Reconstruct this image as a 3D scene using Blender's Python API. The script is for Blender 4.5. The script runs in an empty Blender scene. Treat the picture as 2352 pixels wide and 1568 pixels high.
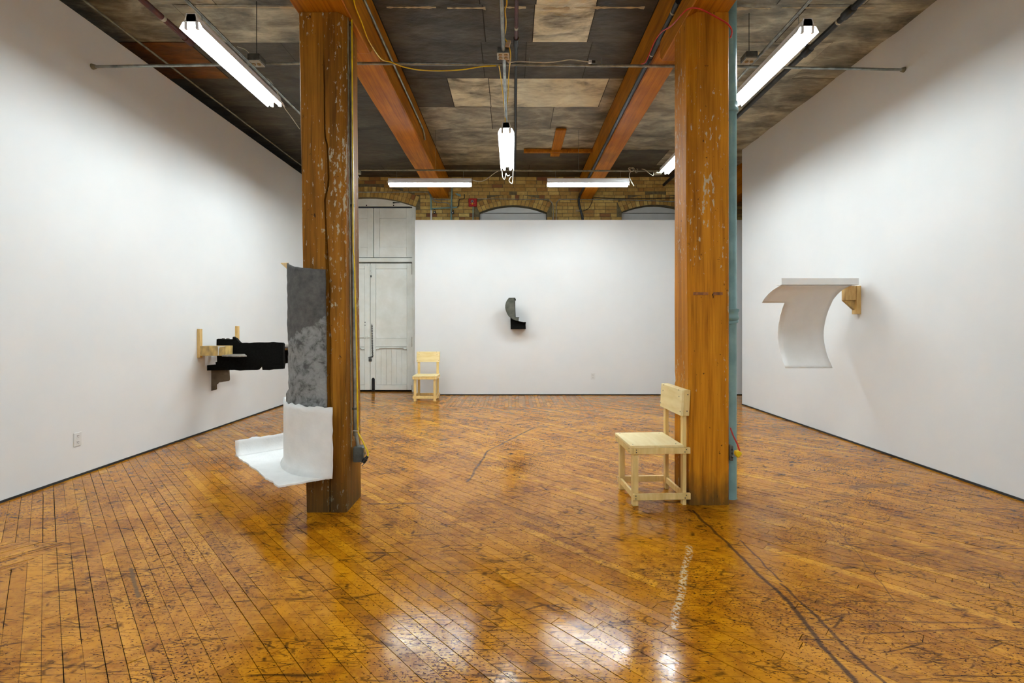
import bpy, bmesh, math, random
from mathutils import Vector, Matrix, noise
random.seed(7)

# ------------------------------------------------------------------ camera, world, exposure
H, F, CX, CY = 1.31, 1075.0, 1178.0, 748.0          # eye height, focal length in pixels, vanishing point
scene = bpy.context.scene
COL = scene.collection
cam_data = bpy.data.cameras.new('camera')
cam = bpy.data.objects.new('camera', cam_data)
COL.objects.link(cam)
cam.location = (0, 0, H)
cam.rotation_euler = (math.pi/2, 0, 0)
cam_data.sensor_width = 36
cam_data.lens = 36*F/2352
cam_data.shift_x = -(CX-1176)/2352
cam_data.shift_y = -(784-CY)/2352
cam_data.clip_start = 0.02
scene.camera = cam
world = bpy.data.worlds.new('world')
scene.world = world
world.use_nodes = True
world.node_tree.nodes['Background'].inputs[0].default_value = (0.9, 0.95, 1.0, 1)
world.node_tree.nodes['Background'].inputs[1].default_value = 0.01
TUBE_STRENGTH = 46.0
scene.view_settings.view_transform = 'Standard'
scene.view_settings.look = 'None'
scene.view_settings.gamma = 1
scene.view_settings.use_curve_mapping = False
scene.view_settings.exposure = 1.06

# ------------------------------------------------------------------ helpers
def P(px, py, d):
    return Vector(((px-CX)/F*d, d, H+(CY-py)/F*d))
def XD(px, d): return (px-CX)/F*d
def ZD(py, d): return H+(CY-py)/F*d

def lin(c):
    c = c/255.0
    return c/12.92 if c <= 0.04045 else ((c+0.055)/1.055)**2.4
def rgb(r, g, b): return (lin(r), lin(g), lin(b), 1)

class MB:
    def __init__(s): s.v = []; s.f = []; s.t = []
    def add(s, vs, fs, tone=0.5):
        n = len(s.v)
        s.v += [tuple(p) for p in vs]
        s.f += [tuple(i+n for i in f) for f in fs]
        s.t += [tone]*len(fs)
        return s
    def box(s, x0, x1, y0, y1, z0, z1, tone=0.5):
        vs = [(x0,y0,z0),(x1,y0,z0),(x1,y1,z0),(x0,y1,z0),(x0,y0,z1),(x1,y0,z1),(x1,y1,z1),(x0,y1,z1)]
        return s.add(vs, [(3,2,1,0),(4,5,6,7),(0,1,5,4),(1,2,6,5),(2,3,7,6),(3,0,4,7)], tone)
    def prism(s, poly, vec, tone=0.5):
        vec = Vector(vec); n = len(poly)
        a = [Vector(p) for p in poly]; b = [p+vec for p in a]
        fs = [tuple(range(n)), tuple(range(2*n-1, n-1, -1))]
        fs += [(i, i+n, (i+1) % n+n, (i+1) % n) for i in range(n)]
        return s.add(a+b, fs, tone)
    def tube(s, pts, r, segs=8, tone=0.5, caps=True):
        pts = [Vector(p) for p in pts]; n = len(pts); rings = []
        up = None
        for i, p in enumerate(pts):
            t = (pts[min(i+1, n-1)]-pts[max(i-1, 0)]).normalized()
            if up is None:
                up = Vector((0,0,1)) if abs(t.z) < .9 else Vector((1,0,0))
            a = t.cross(up)
            if a.length < 1e-4: a = t.cross(Vector((0.3,1,0.2)))
            a.normalize(); b = a.cross(t).normalized(); up = b
            rr = r[i] if isinstance(r, (list, tuple)) else r
            rings.append([p+rr*(math.cos(2*math.pi*k/segs)*a+math.sin(2*math.pi*k/segs)*b) for k in range(segs)])
        vs = [v for g in rings for v in g]
        fs = []
        for i in range(n-1):
            for k in range(segs):
                k2 = (k+1) % segs
                fs.append((i*segs+k, (i+1)*segs+k, (i+1)*segs+k2, i*segs+k2))
        if caps:
            fs.append(tuple(range(segs)))
            fs.append(tuple(range(n*segs-1, (n-1)*segs-1, -1)))
        return s.add(vs, fs, tone)
    def lathe(s, c, axis, prof, segs=16):
        # prof: (offset along axis, radius)
        c = Vector(c); ax = Vector(axis).normalized()
        return s.tube([c+ax*o for o, _ in prof], [r for _, r in prof], segs)
    def grid(s, rows, tone=0.5):
        n = len(rows[0]); vs = [p for r in rows for p in r]
        fs = [(i*n+j, i*n+j+1, (i+1)*n+j+1, (i+1)*n+j) for i in range(len(rows)-1) for j in range(n-1)]
        return s.add(vs, fs, tone)

def mesh_of(name, mb, mat, smooth=None, bevel=0):
    me = bpy.data.meshes.new(name)
    me.from_pydata(mb.v, [], mb.f)
    at = me.attributes.new('tone', 'FLOAT', 'FACE')
    at.data.foreach_set('value', mb.t)
    bm = bmesh.new(); bm.from_mesh(me)
    bmesh.ops.recalc_face_normals(bm, faces=bm.faces)
    if bevel:
        bmesh.ops.bevel(bm, geom=list(bm.edges), offset=bevel, segments=1, affect='EDGES', profile=0.5)
    if smooth is not None:
        lim = math.radians(smooth)
        for f in bm.faces: f.smooth = True
        for e in bm.edges:
            if len(e.link_faces) == 2 and e.calc_face_angle(0) > lim: e.smooth = False
    bm.to_mesh(me); bm.free()
    if mat: me.materials.append(mat)
    return me

def link(name, me, parent=None):
    o = bpy.data.objects.new(name, me)
    COL.objects.link(o)
    if parent is not None:
        o.parent = parent
        if parent.get('_world'):
            o.location = -parent.location
    return o

def obj(name, mb, mat, parent=None, smooth=None, bevel=0):
    """mesh in world coordinates; below an Empty the offset is taken back"""
    return link(name, mesh_of(name, mb, mat, smooth, bevel), parent)

def tag(o, label, cat, group=None, kind=None):
    if label: o['label'] = label
    if cat: o['category'] = cat
    if group: o['group'] = group
    if kind: o['kind'] = kind
    return o
def struct(o, label=None):
    o['kind'] = 'structure'
    if label: o['label'] = label
    return o
def thing(name, loc, label, cat, group=None, rotz=0, local=False):
    e = bpy.data.objects.new(name, None)
    COL.objects.link(e)
    e.empty_display_size = 0.05
    e.location = loc; e.rotation_euler = (0, 0, rotz)
    if not local: e['_world'] = 1
    return tag(e, label, cat, group)

def smooth_path(pts, n=6):
    pts = [Vector(p) for p in pts]; out = []
    q = [pts[0]*2-pts[1]]+pts+[pts[-1]*2-pts[-2]]
    for i in range(1, len(q)-2):
        a, b, c, d = q[i-1:i+3]
        for k in range(n):
            t = k/n
            out.append(0.5*((2*b)+(c-a)*t+(2*a-5*b+4*c-d)*t*t+(3*b-a-3*c+d)*t**3))
    out.append(pts[-1])
    return out

# ------------------------------------------------------------------ materials
class NT:
    def __init__(s, name):
        s.m = bpy.data.materials.new(name); s.m.use_nodes = True
        s.t = s.m.node_tree; s.n = s.t.nodes
        s.b = s.n['Principled BSDF']
    def new(s, typ, **kw):
        nd = s.n.new(typ)
        for k, v in kw.items():
            if k.startswith('i_'):
                key = k[2:]; key = int(key) if key.isdigit() else key.replace('_', ' ')
                s.put(nd.inputs[key], v)
            else: setattr(nd, k, v)
        return nd
    def put(s, sock, v):
        if isinstance(v, bpy.types.NodeSocket): s.t.links.new(v, sock)
        else: sock.default_value = v
    def pos(s, scale=(1,1,1), rot=(0,0,0), loc=(0,0,0), coord='Object'):
        tc = s.new('ShaderNodeTexCoord')
        mp = s.new('ShaderNodeMapping')
        s.put(mp.inputs['Vector'], tc.outputs[coord])
        mp.inputs['Scale'].default_value = scale
        mp.inputs['Rotation'].default_value = rot
        mp.inputs['Location'].default_value = loc
        return mp.outputs[0]
    def noise(s, vec, scale, detail=4, rough=0.55, dist=0.0):
        nd = s.new('ShaderNodeTexNoise'); s.put(nd.inputs['Vector'], vec)
        nd.inputs['Scale'].default_value = scale; nd.inputs['Detail'].default_value = detail
        nd.inputs['Roughness'].default_value = rough; nd.inputs['Distortion'].default_value = dist
        return nd.outputs['Fac']
    def ramp(s, fac, stops, interp='LINEAR'):
        r = s.new('ShaderNodeValToRGB'); s.put(r.inputs[0], fac)
        cr = r.color_ramp; cr.interpolation = interp
        while len(cr.elements) < len(stops): cr.elements.new(0.5)
        for e, (p, c) in zip(cr.elements, stops):
            e.position = p
            e.color = c if isinstance(c, (tuple, list)) else (c, c, c, 1)
        return r.outputs[0]
    def mix(s, fac, a, b, mode='MIX'):
        m = s.new('ShaderNodeMix', data_type='RGBA', blend_type=mode)
        s.put(m.inputs[0], fac); s.put(m.inputs[6], a); s.put(m.inputs[7], b)
        return m.outputs[2]
    def math(s, op, a, b=0.0, clamp=False):
        m = s.new('ShaderNodeMath', operation=op, use_clamp=clamp)
        s.put(m.inputs[0], a); s.put(m.inputs[1], b)
        return m.outputs[0]
    def bump(s, h, strength, dist=0.01):
        b = s.new('ShaderNodeBump')
        b.inputs['Strength'].default_value = strength; b.inputs['Distance'].default_value = dist
        s.put(b.inputs['Height'], h); s.put(s.b.inputs['Normal'], b.outputs[0])
    def set(s, **kw):
        for k, v in kw.items(): s.put(s.b.inputs[k.replace('_', ' ')], v)
        return s.m

def mat_noise(name, c1, c2, scale=8, detail=4, rough=0.5, metal=0.0, bump=0.0, stretch=(1,1,1), spec=0.5, lo=.35, hi=.65):
    m = NT(name)
    v = m.pos(stretch)
    n = m.noise(v, scale, detail)
    m.set(Base_Color=m.ramp(n, [(lo, c1), (hi, c2)]), Roughness=rough, Metallic=metal)
    m.b.inputs['Specular IOR Level'].default_value = spec
    if bump: m.bump(m.noise(v, scale*6, 3), bump, 0.004)
    return m.m

M = {}
M['wall'] = mat_noise('white_wall_paint', (.735,.745,.745,1), (.765,.77,.765,1), 1.5, 3, 0.55, bump=0.03, spec=0.3)
M['white_old'] = mat_noise('old_white_door_paint', rgb(222,223,214), rgb(236,238,232), 3, 6, 0.45, bump=0.15)
M['window_board'] = mat_noise('grey_window_board', rgb(196,196,192), rgb(212,212,208), 2, 4, 0.5)
M['black'] = mat_noise('shadow_gap_and_slot_black', (.008,.008,.008,1), (.02,.02,.02,1), 20, 3, 0.6)  # black for the painted shadow gap at the wall feet, also outlet slots
M['hole'] = mat_noise('dark_gap', (.004,.004,.004,1), (.006,.006,.005,1), 20, 2, 0.9, spec=0.1)
M['metal'] = mat_noise('galvanised_conduit', rgb(120,124,120), rgb(165,168,160), 12, 3, 0.38, metal=0.75, stretch=(1,1,1))
M['old_metal'] = mat_noise('dull_conduit', rgb(110,106,88), rgb(150,146,124), 12, 3, 0.5, metal=0.4)
M['dark_metal'] = mat_noise('black_iron_pipe', rgb(22,24,24), rgb(44,46,46), 10, 4, 0.45, metal=0.3, bump=0.1)
M['red_pipe'] = mat_noise('red_oxide_pipe', rgb(66,24,18), rgb(98,40,30), 10, 4, 0.5, bump=0.1)
M['green_pipe'] = mat_noise('grey_green_pipe_paint', rgb(104,138,137), rgb(128,162,160), 6, 5, 0.38, bump=0.15)
M['box_grey'] = mat_noise('grey_outlet_box', rgb(66,68,64), rgb(88,90,84), 20, 4, 0.5, bump=0.2)
M['box_white'] = mat_noise('pale_outlet_plate', rgb(168,166,152), rgb(190,188,176), 20, 3, 0.45)
M['socket'] = mat_noise('tan_socket', rgb(150,120,70), rgb(176,146,96), 30, 3, 0.5)
M['beige'] = mat_noise('beige_plug', rgb(176,156,124), rgb(194,176,144), 20, 3, 0.45)
M['fixture'] = mat_noise('white_enamel', (.86,.87,.87,1), (.9,.9,.9,1), 6, 2, 0.4)
M['yellow'] = mat_noise('yellow_cable', rgb(214,176,6), rgb(238,204,20), 20, 3, 0.4)
M['red'] = mat_noise('red_cable', rgb(168,26,18), rgb(198,44,30), 20, 3, 0.4)
M['cord'] = mat_noise('pale_flex', rgb(176,170,150), rgb(198,192,172), 20, 3, 0.5)
M['plug'] = mat_noise('black_plug', (.006,.006,.006,1), (.014,.014,.014,1), 20, 2, 0.45)
M['alarm'] = mat_noise('red_alarm_box', rgb(150,14,16), rgb(178,24,24), 10, 3, 0.4)
M['plate'] = mat_noise('wall_plate', (.66,.66,.64,1), (.70,.70,.68,1), 20, 2, 0.35)
M['silver'] = mat_noise('silver_disc', rgb(150,150,150), rgb(180,180,180), 20, 2, 0.3, metal=0.9)

def mat_tube():
    m = NT('fluorescent_tube')
    v = m.pos()
    c = m.ramp(m.noise(v, 2, 1), [(0, (0.84,0.955,1.0,1)), (1, (0.86,0.965,1.0,1))])
    m.set(Base_Color=(.9,.9,.9,1), Emission_Color=c, Emission_Strength=TUBE_STRENGTH)
    return m.m
M['tube'] = mat_tube()

def mat_timber(name, dark, mid, light, axis, fleck=0.0, grime=False, rough=0.58):
    """old varnished timber, grain along axis 'y' or 'z'"""
    m = NT(name)
    st = (7, 7, 0.35) if axis == 'z' else (7, 0.35, 7)
    v = m.pos(st)
    g = m.noise(v, 2.2, 8, 0.62, 0.6)
    fine = m.noise(m.pos((40, 40, 1.2) if axis == 'z' else (40, 1.2, 40)), 2.0, 4, 0.6)
    big = m.noise(m.pos((2, 2, .8)), 1.3, 3)
    f = m.math('ADD', m.math('MULTIPLY', g, .62), m.math('MULTIPLY', fine, .38))
    col = m.ramp(f, [(.30, dark), (.50, mid), (.68, light)])
    col = m.mix(m.ramp(big, [(.35, 0.0), (.7, .45)]), col, dark)
    if fleck:
        fv = m.pos((1, 1, .38))
        k = m.noise(fv, 46, 5, .65)
        patch = m.noise(m.pos((1, 1, .5)), 2.6, 2)
        thr = m.math('ADD', k, m.math('MULTIPLY', m.math('SUBTRACT', patch, .5), .45))
        mask = m.ramp(thr, [(.695-fleck*.08, 0.0), (.72-fleck*.08, 1.0)])
        col = m.mix(m.math('MULTIPLY', mask, .85), col, rgb(186,176,150))
        k2 = m.noise(m.pos((1, 1, .6), loc=(3,1,5)), 30, 3, .6)
        col = m.mix(m.ramp(k2, [(.70, 0.0), (.73, .8)]), col, rgb(30,20,12))
    if grime:   # ground-in dirt and scuffed varnish at the foot
        tc = m.new('ShaderNodeTexCoord'); sp = m.new('ShaderNodeSeparateXYZ')
        m.put(sp.inputs[0], tc.outputs['Object'])
        hgt = m.math('ADD', sp.outputs[2], m.math('MULTIPLY', m.math('SUBTRACT', m.noise(m.pos((3,3,1)), 3, 4), .5), .5))
        mr = m.new('ShaderNodeMapRange', clamp=True)
        m.put(mr.inputs['Value'], hgt); mr.inputs['From Min'].default_value = .02; mr.inputs['From Max'].default_value = grime
        mr.inputs['To Min'].default_value = .75; mr.inputs['To Max'].default_value = 0
        col = m.mix(mr.outputs[0], col, rgb(52,44,28))
    m.set(Base_Color=col, Roughness=rough)
    m.b.inputs['Specular IOR Level'].default_value = .12
    m.bump(f, .25, .006)
    return m.m
M['column_l'] = mat_timber('dark_column_timber', rgb(78,46,10), rgb(148,96,24), rgb(182,122,34), 'z', 1.0, .55)
M['column_r'] = mat_timber('amber_column_timber', rgb(114,66,8), rgb(188,120,20), rgb(216,148,34), 'z', .75, .22)
M['beam'] = mat_timber('orange_beam_timber', rgb(114,64,8), rgb(180,112,18), rgb(206,136,28), 'y', 0, False, .5)
M['ply'] = mat_noise('birch_plywood', rgb(232,206,140), rgb(246,226,172), 4, 5, 0.5, bump=0.08, stretch=(1,5,5))
M['pine'] = mat_noise('pale_pine_batten', rgb(218,184,112), rgb(236,206,140), 5, 5, 0.5, bump=0.08, stretch=(6,6,1))
M['screw'] = mat_noise('dark_screw', (.015,.012,.01,1), (.03,.025,.02,1), 30, 2, 0.4)
M['lumber'] = mat_noise('raw_lumber', rgb(196,156,88), rgb(220,184,120), 7, 5, 0.55, bump=0.1, stretch=(5,5,1))
M['lumber_old'] = mat_noise('weathered_lumber', rgb(150,126,76), rgb(206,170,100), 9, 5, 0.55, bump=0.1, stretch=(2,2,1))
M['felt_black'] = mat_noise('black_felt', (.0025,.0025,.002,1), (.006,.006,.005,1), 40, 4, 0.95, bump=0.5, spec=0.1)
M['felt_brown'] = mat_noise('brown_grey_felt', rgb(88,76,60), rgb(112,98,80), 9, 5, 0.9, bump=0.4, spec=0.1)
M['felt_grey'] = mat_noise('grey_green_felt', rgb(72,72,64), rgb(96,96,86), 10, 4, 0.9, bump=0.4, spec=0.15)
M['ledge'] = mat_noise('grey_ledge', rgb(104,96,88), rgb(136,128,118), 14, 5, 0.8, bump=0.3, stretch=(1,4,1))
M['pulp_white'] = mat_noise('white_cast_paper', (.86,.86,.84,1), (.91,.91,.89,1), 12, 5, 0.7, bump=0.35, spec=0.2)
M['card_white'] = mat_noise('white_card', (.76,.75,.72,1), (.80,.79,.77,1), 5, 3, 0.6, bump=0.05, spec=0.3)

def mat_pulp_grey():
    m = NT('two_tone_grey_cast_paper')
    v = m.pos()
    a = m.ramp(m.noise(v, 22, 6, .65), [(.3, rgb(78,78,77)), (.7, rgb(108,106,104))])
    b = m.ramp(m.noise(v, 14, 8, .7, .4), [(.38, rgb(86,86,85)), (.5, rgb(136,137,136)), (.7, rgb(156,158,158))])
    tc = m.new('ShaderNodeTexCoord'); sp = m.new('ShaderNodeSeparateXYZ')
    m.put(sp.inputs[0], tc.outputs['Object'])
    # the poured lighter pulp ends in a ragged slanting edge
    e = m.math('SUBTRACT', m.math('ADD', m.math('MULTIPLY', m.math('ADD', sp.outputs[0], 1.46), 0.55), 1.285), sp.outputs[2])
    e = m.math('ADD', e, m.math('MULTIPLY', m.math('SUBTRACT', m.noise(v, 18, 5, .6), .5), .16))
    mask = m.ramp(e, [(.49, 0.0), (.51, 1.0)])
    mr = m.math('ADD', m.math('MULTIPLY', e, 1.0), .5)
    mask = m.ramp(mr, [(.49, 0.0), (.51, 1.0)])
    m.set(Base_Color=m.mix(mask, a, b), Roughness=.85)
    m.b.inputs['Specular IOR Level'].default_value = .2
    m.bump(m.noise(v, 60, 5), .5, .006)
    return m.m
M['pulp_grey'] = mat_pulp_grey()

def mat_sheet(name, c1, c2, c3, rough=.5):
    m = NT(name)
    v = m.pos((1, 2.1, 1))
    n = m.noise(v, 2.3, 6, .6, .5)
    fine = m.noise(m.pos((1, 5, 1)), 9, 5, .6)
    f = m.math('ADD', m.math('MULTIPLY', n, .78), m.math('MULTIPLY', fine, .22))
    at = m.new('ShaderNodeAttribute', attribute_name='tone')
    f = m.math('ADD', f, m.math('MULTIPLY', m.math('SUBTRACT', at.outputs['Fac'], .5), .25))
    m.set(Base_Color=m.ramp(f, [(.34, c1), (.5, c2), (.68, c3)]), Roughness=rough, Metallic=.15)
    m.bump(m.noise(v, 5, 4), .5, .03)
    return m.m
M['sheet_dark'] = mat_sheet('dark_tin_sheet', rgb(52,48,40), rgb(72,66,54), rgb(96,90,74), .55)
M['sheet_mid'] = mat_sheet('dull_tin_sheet', rgb(76,72,60), rgb(140,132,110), rgb(206,198,170), .42)
M['sheet_light'] = mat_sheet('pale_tin_sheet', rgb(104,94,70), rgb(214,204,170), rgb(250,246,218), .4)
M['sheet_rust'] = mat_sheet('rusty_tin_sheet', rgb(52,36,16), rgb(116,72,22), rgb(150,92,26), .6)
M['deck'] = mat_noise('dark_ceiling_deck', rgb(34,30,24), rgb(52,46,36), 3, 5, .8)
M['paper'] = mat_noise('torn_paper_strip', rgb(176,158,128), rgb(200,184,150), 9, 4, .8)

def mat_brick():
    m = NT('yellow_brick')
    at = m.new('ShaderNodeAttribute', attribute_name='tone')
    base = m.ramp(at.outputs['Fac'], [(0, rgb(138,86,54)), (.18, rgb(158,112,60)), (.35, rgb(180,142,72)), (.7, rgb(202,168,90)), (1, rgb(222,192,112))])
    n = m.noise(m.pos(), 16, 6, .65)
    m.set(Base_Color=m.mix(m.ramp(n, [(.35, 0.0), (.75, .5)]), base, rgb(110,80,48)), Roughness=.85)
    m.bump(m.noise(m.pos(), 40, 4), .5, .006)
    return m.m
M['brick'] = mat_brick()
M['mortar'] = mat_noise('old_mortar', rgb(96,86,62), rgb(122,110,80), 14, 5, .9, bump=.3)

def mat_floor():
    m = NT('scuffed_varnished_maple')
    def sub(a, b): return m.math('SUBTRACT', a, b)
    def mul(a, b): return m.math('MULTIPLY', a, b)
    def add(a, b): return m.math('ADD', a, b)
    at = m.new('ShaderNodeAttribute', attribute_name='tone')
    geo = m.new('ShaderNodeNewGeometry'); wp = geo.outputs['Position']
    def mp(scale, rot=0.0, loc=(0,0,0)):
        q = m.new('ShaderNodeMapping'); m.put(q.inputs['Vector'], wp)
        q.inputs['Scale'].default_value = scale; q.inputs['Rotation'].default_value = (0,0,rot); q.inputs['Location'].default_value = loc
        return q.outputs[0]
    # per-plank offset breaks the pattern at every joint
    off = m.new('ShaderNodeVectorMath', operation='ADD')
    cmb = m.new('ShaderNodeCombineXYZ'); m.put(cmb.inputs[2], mul(at.outputs['Fac'], 37.0))
    grain_v = mp((2.0, 40, 1), math.radians(45))
    m.put(off.inputs[0], grain_v); m.put(off.inputs[1], cmb.outputs[0])
    grain = m.noise(off.outputs[0], 1.5, 5, .6)
    base = m.ramp(add(mul(at.outputs['Fac'], .75), mul(grain, .25)),
                  [(.10, rgb(142,86,6)), (.35, rgb(170,108,10)), (.6, rgb(184,120,15)), (.92, rgb(205,142,30))])
    # red-brown wear where the finish has gone
    w = m.noise(mp((1.0,1.0,1)), 2.1, 7, .66, .3)
    w2 = m.noise(mp((1,1,1), 0.5, (4,2,0)), 17, 6, .68)
    worn = m.ramp(add(mul(w, .6), mul(w2, .4)), [(.46, 0.0), (.62, .75)])
    col = m.mix(worn, base, rgb(112,54,6))
    # pits and flecks
    area = m.noise(mp((1,1,1), 0.2, (9,3,0)), 1.4, 3)
    pv = mp((1, 1.9, 1), math.radians(20))
    pit = m.noise(pv, 62, 3, .6)
    pit = add(pit, mul(sub(area, .5), .28))
    pit_m = m.ramp(pit, [(.60, 0.0), (.635, .9)])
    col = m.mix(pit_m, col, rgb(58,30,6))
    pit2 = m.noise(mp((1.7, 1, 1), math.radians(-30), (5,5,0)), 24, 4, .7)
    pit2_m = m.ramp(add(pit2, mul(sub(area, .5), .2)), [(.63, 0.0), (.68, .7)])
    col = m.mix(pit2_m, col, rgb(84,42,8))
    # scratches: broken thin straight lines in several directions
    dmg = m.math('MAXIMUM', mul(worn, .6), m.math('MAXIMUM', pit_m, pit2_m))
    for i, (ang, sc, st, th, lo, op_) in enumerate(((22, .5, 15, .010, .52, .8), (-36, .6, 12, .012, .53, .75), (72, .5, 16, .010, .53, .75),
                                             (128, 1.6, 8, .022, .52, .7), (8, 2.2, 7, .03, .52, .7), (95, 3.4, 5, .045, .55, .7), (-62, 4.2, 5, .05, .55, .65))):
        vv = m.new('ShaderNodeTexVoronoi', feature='DISTANCE_TO_EDGE')
        q = mp((sc, sc*st, 1), math.radians(ang), (i*3.1, i*1.7, i))
        ds = m.new('ShaderNodeVectorMath', operation='ADD')
        nz = m.new('ShaderNodeTexNoise'); m.put(nz.inputs['Vector'], wp); nz.inputs['Scale'].default_value = 2.0
        sc2 = m.new('ShaderNodeVectorMath', operation='SCALE'); m.put(sc2.inputs[0], nz.outputs['Color']); sc2.inputs['Scale'].default_value = .16
        m.put(ds.inputs[0], q); m.put(ds.inputs[1], sc2.outputs[0])
        m.put(vv.inputs['Vector'], ds.outputs[0]); vv.inputs['Scale'].default_value = 1.6
        line = m.ramp(vv.outputs['Distance'], [(th*.4, 1.0), (th*1.2, 0.0)])
        brk = m.noise(mp((1,1,1), 0, (i*7.0, 2, 1)), 3.4 if i < 4 else 7.0, 3, .6)
        lm = mul(mul(line, m.ramp(brk, [(lo, 0.0), (lo+.07, 1.0)])), op_)
        col = m.mix(lm, col, rgb(54,30,8))
        dmg = m.math('MAXIMUM', dmg, lm)
    # long scrapes and the arc, with positions of their own
    def seg(a, b, width):
        ax, ay = a; bx, by = b; L2 = (bx-ax)**2+(by-ay)**2
        sp = m.new('ShaderNodeSeparateXYZ'); m.put(sp.inputs[0], wp)
        wob = mul(sub(m.noise(mp((1,1,1)), 5, 3), .5), .05)
        X = add(sp.outputs[0], wob); Y = sp.outputs[1]
        t = m.math('DIVIDE', add(mul(sub(X, ax), bx-ax), mul(sub(Y, ay), by-ay)), L2, clamp=True)
        dx = sub(X, add(mul(t, bx-ax), ax)); dy = sub(Y, add(mul(t, by-ay), ay))
        d = m.math('SQRT', add(mul(dx, dx), mul(dy, dy)))
        return m.ramp(m.math('DIVIDE', d, width), [(.4, 1.0), (1.0, 0.0)])
    def g(px, py):
        d = F*H/(py-CY); return ((px-CX)/F*d, d)
    for a, b, w_, c, o in (((1590,1172),(1790,1360),.014,(58,34,14),.8), ((1790,1360),(1965,1568),.016,(58,34,14),.85),
                           ((1795,1340),(2030,1568),.010,(58,34,14),.75), ((1700,1240),(1797,1335),.008,(58,34,14),.7),
                           ((1075,1105),(1120,1035),.016,(70,52,34),.7), ((1120,1035),(1220,985),.018,(70,52,34),.55), ((1220,985),(1420,946),.014,(84,62,40),.4),
                           ((1960,1425),(2250,1430),.006,(70,40,16),.6), ((1980,1455),(2300,1440),.006,(70,40,16),.6),
                           ((850,1157),(970,1155),.02,(96,60,26),.7), ((1960,1118),(2080,1112),.06,(100,62,28),.6),
                           ((1900,1190),(2060,1380),.004,(74,44,20),.6), ((300,1305),(320,1370),.012,(100,72,34),.8)):
        mk = seg(g(*a), g(*b), w_)
        col = m.mix(mul(mk, o), col, rgb(*c))
    # ragged white tape residue
    for a, b in (((1583,1255),(1568,1330)), ((1568,1330),(1548,1440))):
        mk = seg(g(*a), g(*b), .022)
        col = m.mix(mul(mul(mk, m.ramp(m.noise(mp((1,1,1)), 55, 3), [(.46, 0.0), (.54, 1.0)])), .55), col, rgb(214,196,160))
    m.set(Base_Color=col)
    rn = m.noise(mp((1,1,1), .3), 6, 5, .6)
    rgh = add(m.ramp(rn, [(.3, .07), (.7, .15)]), mul(m.math('FRACT', mul(at.outputs['Fac'], 91.7)), .07))
    m.put(m.b.inputs['Roughness'], add(rgh, mul(worn, .08)))
    m.put(m.b.inputs['Specular IOR Level'], mul(sub(1.0, mul(dmg, .9)), .24))
    hb = add(mul(m.noise(mp((1,1,1)), 7, 3), 1.0), mul(pit, .15))
    m.bump(hb, .06, .02)
    return m.m
M['floor'] = mat_floor()

# ------------------------------------------------------------------ room shell
XL, XR, ZC = -3.79, 3.81, 4.24
YB = 9.20          # brick face
YP = 8.86          # partition face
YR = 7.78          # far end of the right wall
YN = -4.0          # wall behind the viewpoint

floor = struct(obj('floor', MB().box(XL-1.2, 5.6, YN-.1, 9.5, -.12, -.018), M['hole']), 'worn varnished strip floor laid on the diagonal')
ceiling = struct(obj('ceiling', MB().box(XL-1.4, 5.6, YN-.1, 9.5, ZC+.004, ZC+.12), M['deck']), 'dark ceiling lined with old tin sheets')
struct(obj('wall_left', MB().box(XL-.12, XL, YN, YB, 0, 4.03), M['wall']), 'white wall on the side of the black sculpture')
struct(obj('wall_right', MB().box(XR, XR+.12, YN, YR, 0, 4.235), M['wall']), 'white wall carrying the curved white sculpture')
struct(obj('wall_behind', MB().box(XL-.12, XR+.12, YN-.12, YN, 0, 4.03), M['wall']), 'white wall behind the viewpoint')
ptop = ZD(505, YP)
struct(obj('wall_partition', MB().box(XD(953, YP), 5.4, YP, YP+.12, 0, ptop), M['wall']), 'free-standing white partition in front of the brick wall')
struct(obj('shadow_gap_left', MB().box(XL, XL+.008, YN, 9.3, 0, .017), M['black']))  # black strips stand in for the shaded reveal under the walls
struct(obj('shadow_gap_right', MB().box(XR-.008, XR, YN, YR, 0, .017), M['black']))
struct(obj('shadow_gap_partition', MB().box(XD(953, YP), 5.4, YP-.008, YP, 0, .017), M['black']))

# floor planks ------------------------------------------------------
def clip_half(poly, nx, ny, c):
    out = []
    for i in range(len(poly)):
        a, b = poly[i], poly[(i+1) % len(poly)]
        da, db = nx*a[0]+ny*a[1]-c, nx*b[0]+ny*b[1]-c
        if da <= 0: out.append(a)
        if (da < 0 < db) or (db < 0 < da):
            t = da/(da-db); out.append((a[0]+(b[0]-a[0])*t, a[1]+(b[1]-a[1])*t))
    return out
def clip_rect(poly, r):
    for h in ((-1,0,-r[0]), (1,0,r[1]), (0,-1,-r[2]), (0,1,r[3])):
        poly = clip_half(poly, *h)
        if len(poly) < 3: return []
    return poly
def minus_rect(poly, r):
    if not clip_rect(poly, r): return [poly]
    out = []
    for h, inv in (((1,0,r[0]), (-1,0,-r[0])), ((-1,0,-r[1]), (1,0,r[1])), ((0,1,r[2]), (0,-1,-r[2])), ((0,-1,-r[3]), (0,1,r[3]))):
        p = clip_half(poly, *h)
        if len(p) >= 3: out.append(p)
        poly = clip_half(poly, *inv)
        if len(poly) < 3: break
    return out
def area(p):
    return abs(sum(p[i][0]*p[(i+1) % len(p)][1]-p[(i+1) % len(p)][0]*p[i][1] for i in range(len(p))))/2

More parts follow.
